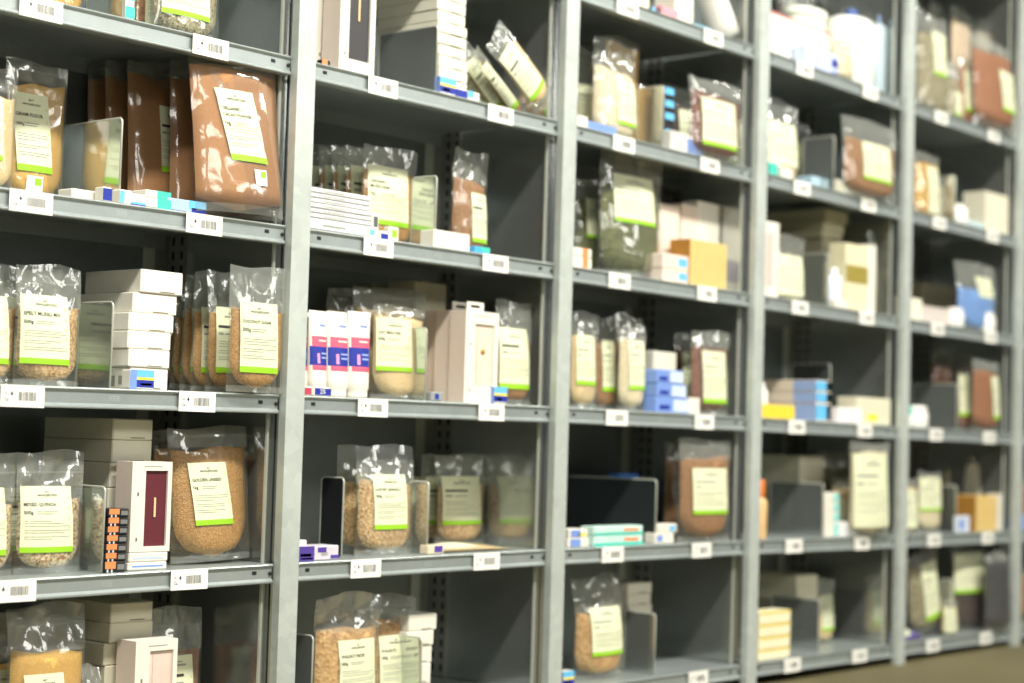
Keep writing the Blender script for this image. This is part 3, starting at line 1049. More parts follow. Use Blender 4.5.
def tube_(pl, pr, pt, Y, label, yaw=0, s=3, b=1, group=None):
    x, z, w, h = place(b, s, pl, pr, pt, Y)
    root = empty('cosmetic_tube', (x, Y + .02, z + .0005), (0, 0, yaw))
    tag(root, label + ', ' + where(b, s), 'tube', group)
    vs_ = [0, .03, .09, .11, .2, .30, .36, .42, .50, .58, .62, .70, .74, .85, .93, .94, 1]
    n = 20
    rows = []
    for v in vs_:
        if v < .1:
            a, c = w * .40, .020
        else:
            a = w * (.44 + .06 * v)
            c = .021 * (1 - max(0, v - .1) / .9) ** .8 + .0012
        rows.append([(a * math.cos(2 * math.pi * k / n), c * math.sin(2 * math.pi * k / n), v * h) for k in range(n)])

    def fm(r, k):
        v = (vs_[r] + vs_[r + 1]) / 2
        front = n // 2 + 1 <= k < n - 1
        if v < .1:
            return WHITE
        if not front:
            return WHITE
        if .36 < v < .58 and k >= n // 2 + 1:
            return NAVY
        if .30 < v < .70 and k >= n // 2 + 2:
            return PINK
        return WHITE
    mb = MB()
    mb.grid(rows, WHITE, True, True, facemat=fm)
    mb.f.append(tuple(range(n))[::-1])
    mb.m.append(mb.mi(WHITE))
    mb.sm.append(False)
    mb.f.append(tuple((len(vs_) - 1) * n + k for k in range(n)))
    mb.m.append(mb.mi(WHITE))
    mb.sm.append(False)
    bo = mb.build('tube_body', root)
    pm = MB()
    yf = lambda v, xx: -(.021 * (1 - max(0, v - .1) / .9) ** .8 + .0012) * max(0.05, 1 - (xx / (w * (.44 + .06 * v))) ** 2) ** .5 - .0008
    def rect(x0, x1, v0, v1, m):
        P = [[(x0 + (x1 - x0) * i / 4, yf(v, x0 + (x1 - x0) * i / 4), v * h) for i in range(5)] for v in (v0, (v0 + v1) / 2, v1)]
        pm.grid(P, m)
    rect(-w * .02, w * .30, .82, .845, MBLUE)
    rect(w * .0, w * .34, .44, .46, M((150, 170, 226), .5))
    rect(w * .0, w * .34, .49, .51, M((150, 170, 226), .5))
    rect(-w * .2, -w * .08, .38, .50, M((224, 150, 190), .5))
    rect(-w * .1, w * .3, .64, .66, WHITE)
    pm.build('print', bo)['kind'] = 'stuff'


tube_(352, 375, 312, .055, 'white tube, rightmost of the pink-and-blue printed tubes', group='white pink and blue tubes')
tube_(331, 354, 312, .06, 'white tube, second from right of the printed tubes', group='white pink and blue tubes')
tube_(312, 333, 311, .05, 'white tube, third from right of the printed tubes', group='white pink and blue tubes', yaw=.1)
tube_(296, 314, 312, .065, 'white tube, leftmost printed tube half behind the post', group='white pink and blue tubes')
carton(1, 3, 313, 331, 387, .032, .012, 'little white box printed 2% in blue', WHITE, (('F', .1, 1, .1, .85, NAVY),), word=('2%', .38, .25, .5, WHITE))
carton(1, 3, 303, 312, 386, .036, .012, 'little white box with red front at post', WHITE, (('F', .1, .9, .1, .8, M((190, 60, 84), .5)),))
pouch(1, 3, 371, 423, 306, .06, 'pale oatmeal pouch with cream label', OATS, .06, .88, (-.90, .50, .30, .86), ('OAT MEAL FINE', '500g'), ub=.3)
pouch(1, 3, 352, 425, 288, .16, 'large clear-topped pouch behind the oatmeal', OATS, .06, .8, None)
pouch(1, 3, 325, 390, 290, .25, 'clear-topped pouch at rear behind the tubes', OATS, .06, .8, None)
carton(1, 3, 413, 445, 283, .24, .10, 'beige carton at the back above the oatmeal', M((198, 190, 160), .6, .02))
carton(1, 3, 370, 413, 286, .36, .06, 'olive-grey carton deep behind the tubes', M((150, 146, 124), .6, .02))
WB = dict(card=(226, 208, 190), win=(.28, .86, .17, .86), deco='emblem', stick=False, group='cream window cartons')
window_box(1, 3, 465, 498, 312, .045, .055, 'front white carton with cream window, three-deep row', tab=True, **WB)
window_box(1, 3, 450, 483, 312, .105, .055, 'middle cream window carton of a three-deep row', tab=True, **WB)
window_box(1, 3, 437, 470, 312, .165, .055, 'rear cream window carton of a three-deep row', **WB)
divider(1, 3, 426, 410, 328, 'steel divider edge between oatmeal and cream cartons')
carton(1, 3, 431, 444, 392, .035, .02, 'tiny grey and blue carton before cream window cartons', M((150, 152, 150), .5), (('F', .3, .6, .2, .8, NAVY),))
pouch(1, 3, 496, 531, 303, .075, 'slim pouch with tall label right of cream cartons', BROWN, .05, .6, (-.75, .85, .15, .74))
carton(1, 3, 494, 507, 387, .035, .02, 'small blue carton before the slim pouch', WHITE, PILLP)
# fourth shelf
carton(1, 4, 296, 339, 546, .035, .06, 'purple and white carton lying at shelf edge', M((206, 200, 208), .5), (('F', .0, .42, 0, 1, PURPLE), ('F', .50, .70, .55, .9, PURPLE), ('F', .8, 1, .1, .35, PURPLE), ('F', .1, .35, .3, .5, M((130, 150, 210), .5)), ('F', .12, .38, .1, .22, M((150, 50, 80), .5))), word=('eco', .58, .35, .3, GREYINK))
carton(1, 4, 298, 307, 540, .06, .03, 'small white carton atop shelf beside purple box', WHITE)
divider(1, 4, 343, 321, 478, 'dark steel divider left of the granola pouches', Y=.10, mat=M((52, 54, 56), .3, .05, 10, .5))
GR = dict(cont=GRANOLA, t=.06, fill=.66, group='granola pouches')
pouch(1, 4, 356, 413, 446, .045, 'front granola pouch with bright label', lab=(-.38, .78, .235, .735), text=('LUXURY GRANOLA', '500g'), **GR)
pouch(1, 4, 336, 394, 447, .12, 'granola pouch half hidden behind the front one', lab=(-.30, .75, .22, .74), **GR)
divider(1, 4, 428, 409, 482, 'narrow steel divider right of the front granola pouch')
for k, (a, y) in enumerate(((436, .20), (420, .26), (408, .32))):
    pouch(1, 4, a, a + 52, 455 + k, y, 'pouch in rear row behind divider, %s' % ('frontmost', 'second', 'hindmost')[k], GRANOLA, .05, .66, (-.7, .82, .23, .76), group='pouches in the rear row')
carton(1, 4, 428, 444, 545, .04, .03, 'tiny beige and blue carton by the flat pouch', M((220, 206, 180), .5), (('F', .4, .9, .2, .9, PURPLE),))


def flat_pouch(b, s, pl, pr, Y, label, cont, d=.16, h=.022):
    zd = deck(s, Xat((pl + pr) / 2, Y, ZC))
    x0, x1 = Xat(pl, Y, zd), Xat(pr, Y, zd)
    w = x1 - x0
    root = empty('food_pouch', ((x0 + x1) / 2, Y, zd + .001))
    tag(root, label + ', ' + where(b, s), 'pouch')
    top, bot = [], []
    for j in range(9):
        vv = j / 8
        rt, rb = [], []
        for i in range(13):
            u = i / 6 - 1
            e = max(0, 1 - u ** 4) * max(.05, math.sin(math.pi * (.05 + .9 * vv)))
            zz = h * e * (.85 + .2 * math.sin(4 * u + 3 * vv))
            rt.append((u * w / 2, vv * d, .002 + zz))
            rb.append((u * w / 2, vv * d, .0))
        top.append(rt)
        bot.append(rb)
    MB().grid([[(p[0], p[1], p[2] + .002) for p in r_] for r_ in top], FILM).grid(bot, FILM, flip=True).build('pouch_film', root)
    MB().grid([[(p[0] * .86, p[1] * .9 + .005, p[2]) for p in r_] for r_ in top], cont).build('contents', root)
    MB().grid([[(p[0] * .55 - w * .08, p[1] * .7 + .012, p[2] + .0035) for p in r_] for r_ in top], CREAM, rowmat=lambda r: GREEN if r == 7 else CREAM).build('paper_label', root)


flat_pouch(1, 4, 432, 519, .06, 'pouch lying flat at the shelf edge', OATS, .15, .014)
# bottom shelf
pouch(1, 5, 312, 378, 596, .05, 'left walnut pouch of a crumpled pair', NUTS, .08, .72, (-.22, .92, .14, .625), ('WALNUT PIECES', '500g'), crink=2.0, ub=.1)
pouch(1, 5, 357, 416, 598, .09, 'right walnut pouch of a crumpled pair', NUTS, .08, .78, (-.28, .78, .14, .65), ('WALNUTS', '500g'), crink=2.0, ub=.1)
divider(1, 5, 421, 398, 638, 'steel divider right of the walnut pouches')
divider(1, 5, 312, 290, 636, 'steel divider behind the post left of the walnuts', Y=.09)
stack(1, 5, [(407, 430, 720), (406, 430, 702), (406, 431, 684), (406, 431, 664), (407, 432, 646), (407, 434, 631), (409, 437, 614)], .10, .16, 'flat white carton', group='white cartons by the walnuts', mat=M((226, 222, 208), .55, .02))

# ================================================================== MIDDLE BAY
# top shelf
carton(2, 0, 622, 650, -60, .05, .10, 'tall cream carton', M((226, 218, 196), .5, .02))
carton(2, 0, 652, 661, 8, .04, .04, 'small black and turquoise carton', BLACK, (('F', 0, .4, .2, 1, LBLUE),))
carton(2, 0, 662, 679, 8, .04, .05, 'pink flat carton', M((224, 150, 160), .5, .04))
carton(2, 0, 676, 694, -45, .07, .08, 'tall white carton beside the pink one', WHITE)
carton(2, 0, 694, 711, 26, .035, .03, 'blue carton with yellow stripe', WHITE, PILLP)


def roll_(b, s, p0, p1, Y, r, label, mat):
    """soft wrapped roll leaning in the bay, from foot pixel p0 to head pixel p1"""
    zd = deck(s, Xat(p0, Y, ZC))
    x0 = Xat(p0, Y, zd)
    x1 = x0 - .13
    root = empty('wrapped_roll', (x0, Y + r, zd))
    tag(root, label + ', ' + where(b, s), 'roll')
    a, c = Vector((0, 0, r * .75)), Vector((-.16, .03, .30))
    pts = [a + (c - a) * (k / 6) for k in range(7)]
    MB().tube([tuple(p) for p in pts], r, mat, 16).build('wrapper', root)
    d = (c - a).normalized()
    MB().tube([tuple(c), tuple(c + d * .012)], r * .45, M((200, 180, 150), .6), 12).build('core', root)


roll_(2, 0, 738, 700, .06, .045, 'white wrapped roll leaning left', M((238, 234, 226), .45, .02))
pouch(2, 0, 722, 762, -50, .12, 'clear crumpled bag of white goods behind the roll', PALE, .08, .5, None, crink=2.0)
pouch(2, 0, 580, 618, -60, .10, 'clear pouch of pale grain left of cream carton', OATS, .06, .6, (-.7, .7, .2, .6))
# second shelf
pouch(2, 1, 592, 634, 37, .05, 'pale nut pouch with orange-brown back', PALE, .10, .70, (-.05, .95, .16, .60), crink=1.4)
pouch(2, 1, 604, 638, 36, .125, 'orange kraft-coloured pouch behind the pale nut pouch', CORN, .05, .93, None, ub=.05, full=.98)
pouch(2, 1, 566, 600, 44, .16, 'pale nut pouch half hidden by the post', NUTS, .08, .62, (-.4, .8, .2, .6))
carton(2, 1, 578, 588, 116, .034, .03, 'little white carton at the post', WHITE)
carton(2, 1, 588, 617, 124, .033, .07, 'flat blue carton before the nut pouch', MBLUE)
divider(2, 1, 663, 637, 86, 'steel divider beside the pale nut pouch')
pouch(2, 1, 632, 664, 84, .12, 'short pouch beside the nut pouch, behind divider plate', OATS, .05, .7, (-.5, .8, .2, .7))
z = None
for k in range(4):
    z = carton(2, 1, 664, 675, 135 - 12.5 * (k + 1), .06, .05, 'small blue-white carton, %s in pile' % ORD[3 - k], BLACK, (('F', .1, .9, .2, .75, LBLUE),), group='blue-white cartons in a pile', z0=z)
pouch(2, 1, 689, 741, 88, .055, 'dark red bean pouch with large label', BEAN, .07, .80, (-.55, .70, .14, .74))
pouch(2, 1, 668, 712, 88, .14, 'dark bean pouch behind the labelled red one', DARKM, .06, .8, (-.5, .6, .15, .7))
carton(2, 1, 671, 703, 134, .032, .06, 'flat grey carton with blue end', M((206, 204, 196), .5), (('F', .5, 1, 0, .8, MBLUE),))
# third shelf
pouch(2, 2, 598, 660, 152, .05, 'large green leaf pouch with clear puffed top', OLIVE, .11, .80, (-.50, .72, .435, .82), crink=1.6, ub=.25)
pouch(2, 2, 574, 622, 180, .15, 'olive leaf pouch behind the large green one', OLIVE, .08, .8, (-.5, .6, .4, .8))
for k in range(2):
    z = carton(2, 2, 571, 592, (257, 248)[k], .035, .04, 'small white and orange carton, %s of two' % ('lower', 'upper')[k], WHITE, (('F', .55, .8, 0, 1, ORANGE),), group='white and orange cartons', z0=None if k == 0 else z)
z = None
for k in range(2):
    z = carton(2, 2, 663, 691, (270, 255)[k], .04, .05, 'pinkish flat carton with blue dot, %s of two' % ('lower', 'upper')[k], PINKB, (('F', .55, .85, .25, .8, LBLUE),), group='pinkish flat cartons', z0=z)
carton(2, 2, 690, 727, 242, .035, .075, 'tan cardboard box at the shelf edge', TAN, (('L', 0, 1, 0, 1, TAN_SHADE),))  # left face is painted shade over plain cardboard
carton(2, 2, 658, 679, 205, .13, .08, 'cream carton behind the pinkish flat cartons', PINKB)
carton(2, 2, 681, 697, 205, .14, .08, 'second cream carton behind the pinkish ones', PINKB)
carton(2, 2, 697, 719, 203, .14, .06, 'white carton behind the tan box', WHITE, (('F', .1, .9, .15, .4, M((160, 156, 170), .5)),))
pouch(2, 2, 655, 705, 168, .26, 'dark brown round-bulging bag at the back', DARKM, .14, .95, None, ub=.3, crink=.8)
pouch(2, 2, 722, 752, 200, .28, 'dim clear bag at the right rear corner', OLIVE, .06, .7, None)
# fourth shelf
pouch(2, 3, 570, 596, 312, .05, 'leftmost pale grain pouch next to the post', OATS, .05, .74, (-.5, .85, .24, .76))
pouch(2, 3, 592, 618, 317, .10, 'brown grain pouch between two paler ones', BROWN, .05, .74, (-.3, .6, .2, .75))
pouch(2, 3, 618, 645, 315, .045, 'tall pale grain pouch with curled top', PALE, .05, .72, (-.3, .95, .22, .74), crink=2)
carton(2, 3, 653, 676, 352, .12, .05, 'cream carton behind the blue ones', M((214, 212, 196), .5, .02))
carton(2, 3, 646, 660, 350, .16, .05, 'grey clear carton left of cream carton', M((160, 160, 150), .4, .04))
z = None
for k, (a, c_, t_) in enumerate(((656, 690, 398), (657, 686, 384), (657, 683, 370))):
    z = carton(2, 3, a, c_, t_, .04, .05, 'small blue carton, %s in pile' % ORD[2 - k], MBLUE, (('F', .5, 1, .1, .9, M((200, 214, 232), .5)), ('F', .1, .4, .2, .5, NAVY)), group='small blue cartons in a pile', z0=z)
pouch(2, 3, 690, 728, 332, .06, 'brown bean pouch with tall cream label', BEAN, .06, .80, (-.42, .80, .14, .76))
pouch(2, 3, 674, 716, 335, .15, 'bean pouch behind the tall-labelled one', BEAN, .06, .8, (-.42, .8, .14, .76))
carton(2, 3, 690, 700, 398, .034, .02, 'tiny white carton before the bean pouch', WHITE)
# fifth shelf
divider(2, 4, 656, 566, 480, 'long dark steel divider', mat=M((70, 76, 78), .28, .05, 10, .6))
z = carton(2, 4, 596, 636, 484, .30, .06, 'dark box with blue top behind the long divider', M((60, 80, 120), .5))
carton(2, 4, 620, 640, 474, .30, .05, 'small bright blue box atop the dark one', M((70, 130, 210), .5), z0=z)
z = carton(2, 4, 568, 589, 538, .034, .05, 'lower blue and white carton by the post', WHITE, (('F', .1, .6, .1, .9, MBLUE),), group='blue and white cartons')
carton(2, 4, 569, 588, 529, .034, .05, 'upper blue and white carton by the post', WHITE, (('F', .1, .6, .1, .9, MBLUE), ('F', .5, .9, .2, .5, YEL)), z0=z, group='blue and white cartons')
z = carton(2, 4, 594, 643, 535, .034, .05, 'lower teal carton of a flat pair', M((196, 226, 214), .5), (('F', 0, 1, 0, .3, TEAL), ('F', .6, .9, .4, .7, ORANGE)), group='teal flat cartons')
carton(2, 4, 594, 643, 526, .034, .05, 'upper teal carton of a flat pair', M((196, 226, 214), .5), (('F', 0, 1, 0, .3, TEAL), ('F', .6, .9, .4, .7, ORANGE)), z0=z, group='teal flat cartons')
z = carton(2, 4, 655, 674, 533, .04, .04, 'lower small white carton right of divider', WHITE, (('F', .1, .4, .2, .8, MBLUE),), group='small white cartons')
carton(2, 4, 658, 677, 524, .04, .04, 'upper small white carton right of divider', WHITE, (('F', .6, .9, .2, .8, LBLUE),), z0=z, group='small white cartons')
pouch(2, 4, 678, 730, 440, .05, 'brown pouch with bright cream label', BROWN, .07, .82, (-.50, .82, .27, .72), ub=.3, crink=1.3)
pouch(2, 4, 664, 708, 442, .17, 'brown pouch behind the bright-labelled one', BROWN, .06, .8, None)
# bottom shelf
pouch(2, 5, 574, 622, 578, .05, 'clear-topped nut pouch with cream label', NUTS, .09, .66, (-.35, .95, .23, .70), crink=1.8, ub=.25)
divider(2, 5, 655, 625, 614, 'steel divider right of the nut pouch')
stack(2, 5, [(630, 653, 652), (629, 653, 634), (629, 652, 616), (629, 652, 605), (628, 651, 594), (628, 652, 583)], .16, .12, 'small white carton', group='white cartons behind the divider', mat=M((224, 220, 204), .55, .02))
carton(2, 5, 563, 574, 671, .033, .03, 'tiny blue and yellow carton at the post', WHITE, PILLP)

# ================================================================== FOURTH BAY


def bottle(b, s, pl, pr, pt, Y, label, mat, cap, capf=.1, neck=.3, sh=.08, group=None, z0=None):
    x, z, w, h = place(b, s, pl, pr, pt, Y, z0)
    r = w / 2
    root = empty('bottle', (x, Y + r, z + .0005))
    tag(root, label + ', ' + where(b, s), 'bottle', group)
    hb = h * (1 - capf)
    root.scale = (1, .6, 1)
    root.location.y = Y + r * .6
    MB().lathe([(r * .9, 0), (r, .004), (r, hb * (1 - sh) * .5), (r, hb * (1 - sh)), (r * .8, hb * (1 - sh * .4)), (r * neck * .9, hb * .99), (r * neck * .9, hb)], mat, 20).build('bottle_body', root)
    MB().lathe([(r * neck, hb), (r * neck * 1.05, hb + .003), (r * neck * 1.05, h - .003), (r * neck * .85, h)], cap, 16).build('cap', root)


BW = M((236, 234, 226), .4, .02)
BC = M((40, 74, 140), .4, .05)
# top shelf
carton(3, 0, 770, 832, 22, .10, .04, 'large white carton with greyish print', M((232, 228, 218), .5, .02), (('F', .0, .6, .3, .9, M((206, 206, 208), .5)), ('F', 0, 1, .95, 1, M((200, 120, 120), .5))))
bottle(3, 0, 804, 836, 9, .145, 'white tub standing behind the large white carton', M((226, 232, 214), .4, .02), M((232, 236, 222), .4), .12, .96, .04)
for k, (a, pt, y) in enumerate(((776, -18, .30), (800, -24, .335), (822, -10, .37))):
    pouch(3, 0, a, a + 34, pt, y, 'dark mauve-brown pouch at the back, %s from left' % ('first', 'second', 'third')[k], DARKM, .045, .8, None, crink=2, group='dark pouches at the back')
z = carton(3, 0, 803, 838, 66, .04, .05, 'lower light blue carton of a pair', M((196, 208, 238), .5), (('F', .8, 1, .2, .7, NAVY),), group='light blue cartons')
carton(3, 0, 806, 838, 50, .042, .05, 'upper light blue carton of a pair', M((196, 208, 238), .5), (('F', .8, 1, .2, .7, NAVY),), z0=z, group='light blue cartons')
bottle(3, 0, 852, 884, 8, .05, 'big white bottle with blue cap', BW, BC, .10, .28, .07)
bottle(3, 0, 879, 902, 18, .08, 'bluish-grey bottle right of the big white one', M((176, 192, 198), .35, .03), M((110, 130, 160), .4), .09, .3, .08)
pouch(3, 0, 834, 851, 26, .01, 'grey-white pouch between cartons and bottle', PALE, .06, .7, None)
carton(3, 0, 838, 850, 56, .06, .03, 'small olive and yellow carton left of bottle', M((176, 164, 90), .5))
# second shelf
pouch(3, 1, 764, 797, 98, .05, 'pouch with white label next to the post', OATS, .07, .66, (-.7, .9, .2, .72), crink=1.6, green=False)
carton(3, 1, 770, 778, 163, .034, .02, 'tiny teal carton before the post-side pouch', TEAL)
carton(3, 1, 782, 793, 168, .034, .02, 'tiny white carton beside the teal one', WHITE)
pouch(3, 1, 786, 810, 120, .16, 'olive pouch behind the white-labelled one', OLIVE, .05, .7, None)
divider(3, 1, 834, 803, 136, 'tall steel divider')
pouch(3, 1, 842, 896, 128, .055, 'wide pouch with pale label', BROWN, .07, .72, (-.35, .70, .22, .70))
carton(3, 1, 839, 878, 184, .035, .05, 'flat white carton with blue end', M((222, 218, 200), .5), (('F', .88, 1, 0, 1, NAVY),))
carton(3, 1, 812, 832, 178, .10, .06, 'pale blue carton at the foot of divider', M((170, 196, 214), .5))
# third shelf
carton(3, 2, 764, 779, 222, .05, .06, 'tall white carton with pink front', WHITE, (('F', .15, .6, .15, .85, M((236, 190, 180), .5)),))
pouch(3, 2, 775, 803, 235, .05, 'white-labelled pouch beside the pink carton', PALE, .06, .7, (-.9, .9, .1, .7), green=False)
divider(3, 2, 828, 802, 253, 'bluish steel divider')
z = carton(3, 2, 822, 842, 240, .17, .20, 'beige carton carrying the long cartons', M((186, 180, 152), .55, .03))
stack(3, 2, [(822, 842, 232), (824, 844, 222), (826, 848, 211)], .16, .24, 'long beige carton lying high', group='long beige cartons', mat=M((186, 180, 152), .55, .03), z0=z)
bottle(3, 2, 834, 845, 268, .05, 'small white bottle with blue print', M((214, 222, 236), .4), M((240, 240, 236), .4), .15, .5, .1)
carton(3, 2, 836, 848, 300, .035, .03, 'little white carton at the shelf edge', WHITE)
carton(3, 2, 846, 868, 245, .05, .07, 'tall cream carton with olive band', M((224, 216, 180), .5), (('F', 0, 1, .42, .68, M((150, 136, 60), .5)),))
carton(3, 2, 869, 876, 245, .045, .05, 'tall narrow white carton beside the cream one', WHITE)
pouch(3, 2, 868, 893, 232, .09, 'pouch with yellow-green label at right', PALE, .05, .75, (-.6, .7, .24, .80))
pouch(3, 2, 852, 900, 218, .22, 'grey crumpled bag at the back right', DARKM, .08, .85, None, crink=2)
# fourth shelf
for k in range(2):
    bottle(3, 3, 762, 770, 383 + 2 * k, .10 + .06 * k, 'little white bottle by the post, %s' % ('nearer', 'farther')[k], BW, M((220, 220, 220), .4), .15, .5, .1, 'little white bottles')
z = carton(3, 3, 762, 795, 405, .034, .05, 'bright yellow flat carton', M((244, 206, 62), .5, .03))
z = None
for k in range(3):
    z = carton(3, 3, 816, 831, 415 - 11.5 * (k + 1), .05, .22, 'cream and blue carton, %s in pile' % ORD[2 - k], M((222, 206, 184), .5, .02), (('F', 0, 1, .1, .92, LBLUE), ('F', .7, 1, .1, .92, WHITE), ('L', .6, 1, .05, .95, M((150, 172, 214), .5))), group='cream and blue cartons', z0=z)
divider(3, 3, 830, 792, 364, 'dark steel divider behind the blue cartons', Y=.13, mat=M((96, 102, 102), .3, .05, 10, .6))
carton(3, 3, 838, 862, 408, .036, .04, 'flat white carton near the beige one', M((234, 228, 230), .5))
carton(3, 3, 857, 891, 398, .04, .08, 'beige carton with yellow mark', M((218, 214, 188), .5, .02), (('F', .3, .6, .15, .4, YEL),))
# fifth shelf
bottle(3, 4, 760, 770, 480, .045, 'orange-capped tan bottle at the post', M((224, 186, 132), .4), M((214, 120, 50), .4), .3, .6, .1)
divider(3, 4, 823, 770, 484, 'wide steel divider reflecting a pale label', Y=.05)
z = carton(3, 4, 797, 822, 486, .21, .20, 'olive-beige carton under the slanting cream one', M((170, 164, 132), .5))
carton(3, 4, 800, 824, 456, .20, .20, 'cream carton on the olive-beige one', M((224, 220, 196), .5), z0=z)
pouch(3, 4, 818, 850, 452, .16, 'olive-topped pouch in the middle of shelf', OLIVE, .06, .8, None)
pouch(3, 4, 832, 852, 478, .10, 'tan pouch left of the large pale pouch', OATS, .05, .8, (-.8, .2, .1, .6))
pouch(3, 4, 849, 888, 443, .05, 'large pale pouch with green-printed label', PALE, .08, .9, (-.85, .85, .1, .88), green=False, ub=.15)
z = None
for k in range(4):
    z = carton(3, 4, 825, 839, 532 - 9.8 * (k + 1), .045, .05, 'small white carton with teal end, %s in pile' % ORD[3 - k], WHITE, (('F', .6, 1, .1, .9, M((140, 214, 206), .5)),), group='teal-ended cartons in a pile', z0=z)
carton(3, 4, 840, 858, 522, .036, .04, 'flat white paper packet', M((226, 226, 226), .5))
# bottom shelf
z = None
for k in range(4):
    z = carton(3, 5, 759 + .4 * k, 790 + .3 * k, 661 - 12.5 * (k + 1), .04, .07, 'cream carton with yellow top edge, %s in pile' % ORD[3 - k], M((240, 232, 196), .5), (('F', 0, 1, .8, 1, M((232, 210, 96), .5)),), group='cream and yellow cartons in a pile', z0=z)
divider(3, 5, 819, 772, 600, 'wide steel divider behind cream-yellow cartons', Y=.07)
z = None
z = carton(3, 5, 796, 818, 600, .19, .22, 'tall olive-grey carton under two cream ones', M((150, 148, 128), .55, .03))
for k in range(2):
    z = carton(3, 5, 797, 818, (587, 575)[k], .19, .22, 'cream carton above the olive-grey one, %s' % ('lower', 'upper')[k], M((222, 218, 192), .55, .02), group='two cream cartons', z0=z)
pouch(3, 5, 812, 833, 580, .15, 'slim pouch with cream label right of cartons', OATS, .05, .7, (-.3, .9, .2, .75))

# ================================================================== FIFTH BAY
# top shelf
pouch(4, 0, 916, 946, 10, .05, 'olive seed pouch with pale green label', SEEDG, .09, .8, (-.1, .85, .40, .82), crink=2)
pouch(4, 0, 906, 934, 34, .14, 'olive pouch behind the pale green labelled one', OLIVE, .08, .8, None, crink=2)
pouch(4, 0, 945, 958, 60, .03, 'grey-olive pouch in the middle of heap', SEEDG, .07, .7, (-.2, .8, .1, .5), crink=1.5)
pouch(4, 0, 958, 974, 56, .03, 'rust-brown pouch with cream label', BRICK, .06, .84, (-.4, .8, .2, .8))
pouch(4, 0, 974, 1016, 46, .03, 'big rust-brown pouch with pale label, rightmost', BRICK, .09, .86, (.15, .95, .22, .68), crink=1.3, lean=.05)
pouch(4, 0, 950, 985, 10, .17, 'pale pink-beige bag heaped behind', M((214, 190, 164), .5, .06), .07, .9, None, crink=2)
pouch(4, 0, 928, 960, -14, .33, 'cream bag heaped highest at the back', M((206, 190, 160), .5, .06), .10, .9, None, crink=2)
pouch(4, 0, 990, 1020, 34, .16, 'pale beige bag behind the rightmost pouch', M((210, 190, 164), .5, .06), .10, .9, None, crink=1.5)
# second shelf
pouch(4, 1, 914, 938, 152, .05, 'orange and cream striped pouch', CORN, .06, .85, (-.1, .9, .1, .8), green=False)
divider(4, 1, 955, 936, 176, 'small steel divider')
pouch(4, 1, 938, 952, 178, .06, 'narrow grey pouch before the divider', SEEDG, .04, .8, None)
bottle(4, 1, 960, 972, 204, .045, 'short white bottle', BW, BW, .12, .5, .1)
carton(4, 1, 970, 984, 222, .05, .05, 'flat pale blue packet', M((190, 212, 214), .5))
carton(4, 1, 986, 1016, 195, .05, .10, 'large cream square carton', M((218, 212, 190), .5, .02))
# third shelf
carton(4, 2, 903, 922, 298, .045, .05, 'cream carton at the post', M((232, 228, 206), .5))
carton(4, 2, 922, 957, 308, .06, .07, 'flat pinkish-grey carton', M((206, 196, 188), .5))
pouch(4, 2, 956, 996, 264, .06, 'clear pouch with light blue lower half', M((120, 160, 222), .5, .1), .06, .6, (.0, .8, .5, .8), green=False)
bottle(4, 2, 956, 968, 308, .035, 'small white tub before the blue pouch', BW, BW, .2, .8, .05)
bottle(4, 2, 988, 999, 313, .035, 'small white tub at the shelf edge, farther right', BW, BW, .2, .8, .05)
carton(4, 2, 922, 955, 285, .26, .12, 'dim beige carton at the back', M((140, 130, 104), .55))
# fourth shelf
bottle(4, 3, 906, 917, 406, .04, 'white bottle with teal cap', BW, TEAL, .45, .8, .05)
bottle(4, 3, 918, 933, 406, .045, 'squat white tub', BW, BW, .25, .85, .05)
divider(4, 3, 957, 912, 384, 'steel divider under a slumped brown pouch', Y=.06)
pouch(4, 3, 931, 966, 350, .22, 'brown slumped pouch above the divider', BRICK, .08, .8, None, crink=2)
pouch(4, 3, 957, 969, 372, .05, 'narrow pouch with cream label beside divider', BEAN, .05, .8, (-.9, .8, .25, .95))
pouch(4, 3, 972, 998, 362, .05, 'rust-red pouch with tall label', BRICK, .07, .85, (.25, .95, .18, .78))
pouch(4, 3, 996, 1015, 366, .09, 'pale-labelled pouch by the last post', BROWN, .05, .8, (-.7, .8, .2, .8))
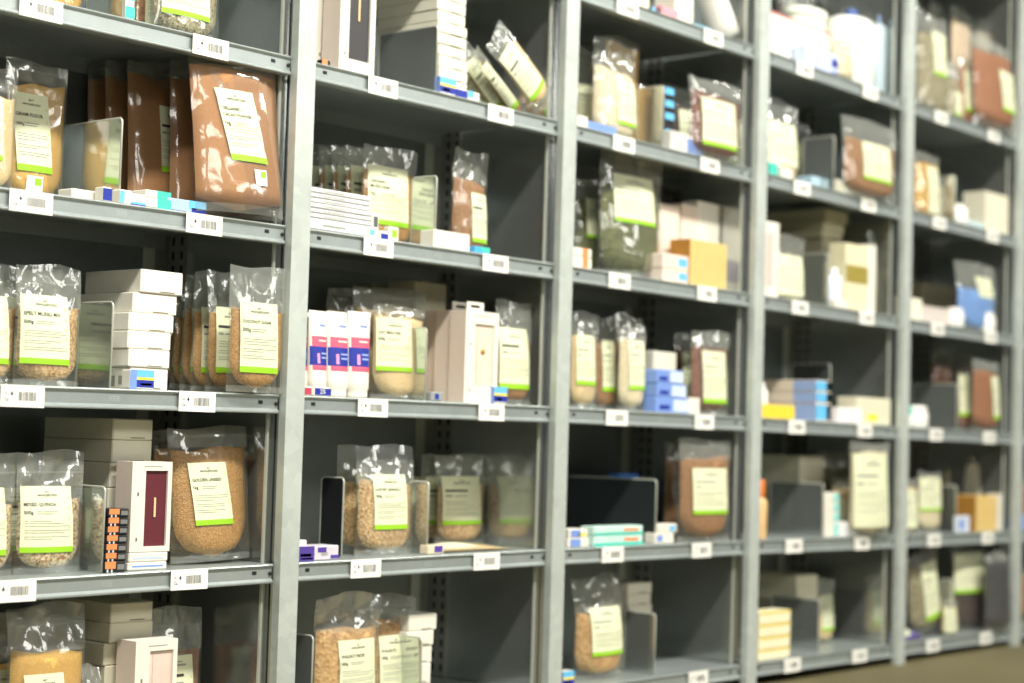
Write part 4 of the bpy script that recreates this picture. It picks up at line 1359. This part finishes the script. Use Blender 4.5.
# fifth shelf
pouch(4, 4, 904, 917, 480, .05, 'slim tan pouch at the post', OATS, .04, .85, (-.7, .7, .1, .8), green=False)
pouch(4, 4, 917, 941, 472, .06, 'pale blue and green labelled pouch', PALE, .05, .9, (-.9, .9, .35, .9), crink=1.5)
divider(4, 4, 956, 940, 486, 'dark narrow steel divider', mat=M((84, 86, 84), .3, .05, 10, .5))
pouch(4, 4, 950, 974, 464, .24, 'pale beige pouch behind the cardboard box', PALE, .08, .9, None)
pouch(4, 4, 972, 1006, 456, .12, 'puffy white pouch behind the cardboard box', M((232, 230, 218), .5, .03), .10, .9, (-.3, .7, .3, .7), crink=1.5, green=False)
carton(4, 4, 976, 997, 496, .045, .14, 'tan cardboard box near last post', TAN, (('L', 0, 1, 0, 1, TAN_SHADE),))  # shaded side put into the colour of the left face
carton(4, 4, 958, 970, 516, .036, .02, 'tiny white and blue packet', M((206, 214, 226), .5), (('F', .1, .5, .2, .8, MBLUE),))
carton(4, 4, 998, 1006, 494, .06, .05, 'narrow white carton right of cardboard', WHITE)
# bottom shelf
pouch(4, 5, 910, 941, 556, .05, 'tilted pouch with white and green label', SEEDG, .07, .85, (-.2, .8, .15, .85), roll=-.14, crink=1.5)
divider(4, 5, 953, 940, 580, 'narrow steel divider on lowest shelf')
pouch(4, 5, 950, 986, 546, .07, 'dark mauve pouch with olive label', DARKM, .08, .9, (-.75, .75, .45, .92), crink=1.3)
pouch(4, 5, 985, 1008, 552, .05, 'black and grey crumpled bag at right', M((62, 60, 64), .4, .2), .09, .9, None, crink=2)
pouch(4, 5, 942, 957, 602, .01, 'small pouch with orange and blue print', OATS, .05, .8, (-.8, .5, .1, .8), green=False)
flat_pouch(4, 5, 903, 928, .05, 'white and purple packet lying flat', PURPLE, .08, .03)
# farthest bay
pouch(5, 4, 1019, 1050, 478, .06, 'brown pouch at the right picture edge', BRICK, .07, .85, (-.3, .8, .2, .8))
carton(5, 4, 1020, 1046, 515, .04, .05, 'blue flat carton at the right picture edge', MBLUE)
pouch(5, 5, 1016, 1052, 568, .06, 'tan pouch at the right picture edge', BROWN, .08, .85, (-.3, .8, .2, .8))

bad = [(n, l) for n, l in LABELS if n > 16 or n < 4]
if bad:
    print('LABEL LENGTH', bad)
seen = {}
for n, l in LABELS:
    if l in seen:
        print('DUP LABEL', l)
    seen[l] = 1
print('things', len(LABELS), 'objects', len(bpy.data.objects))
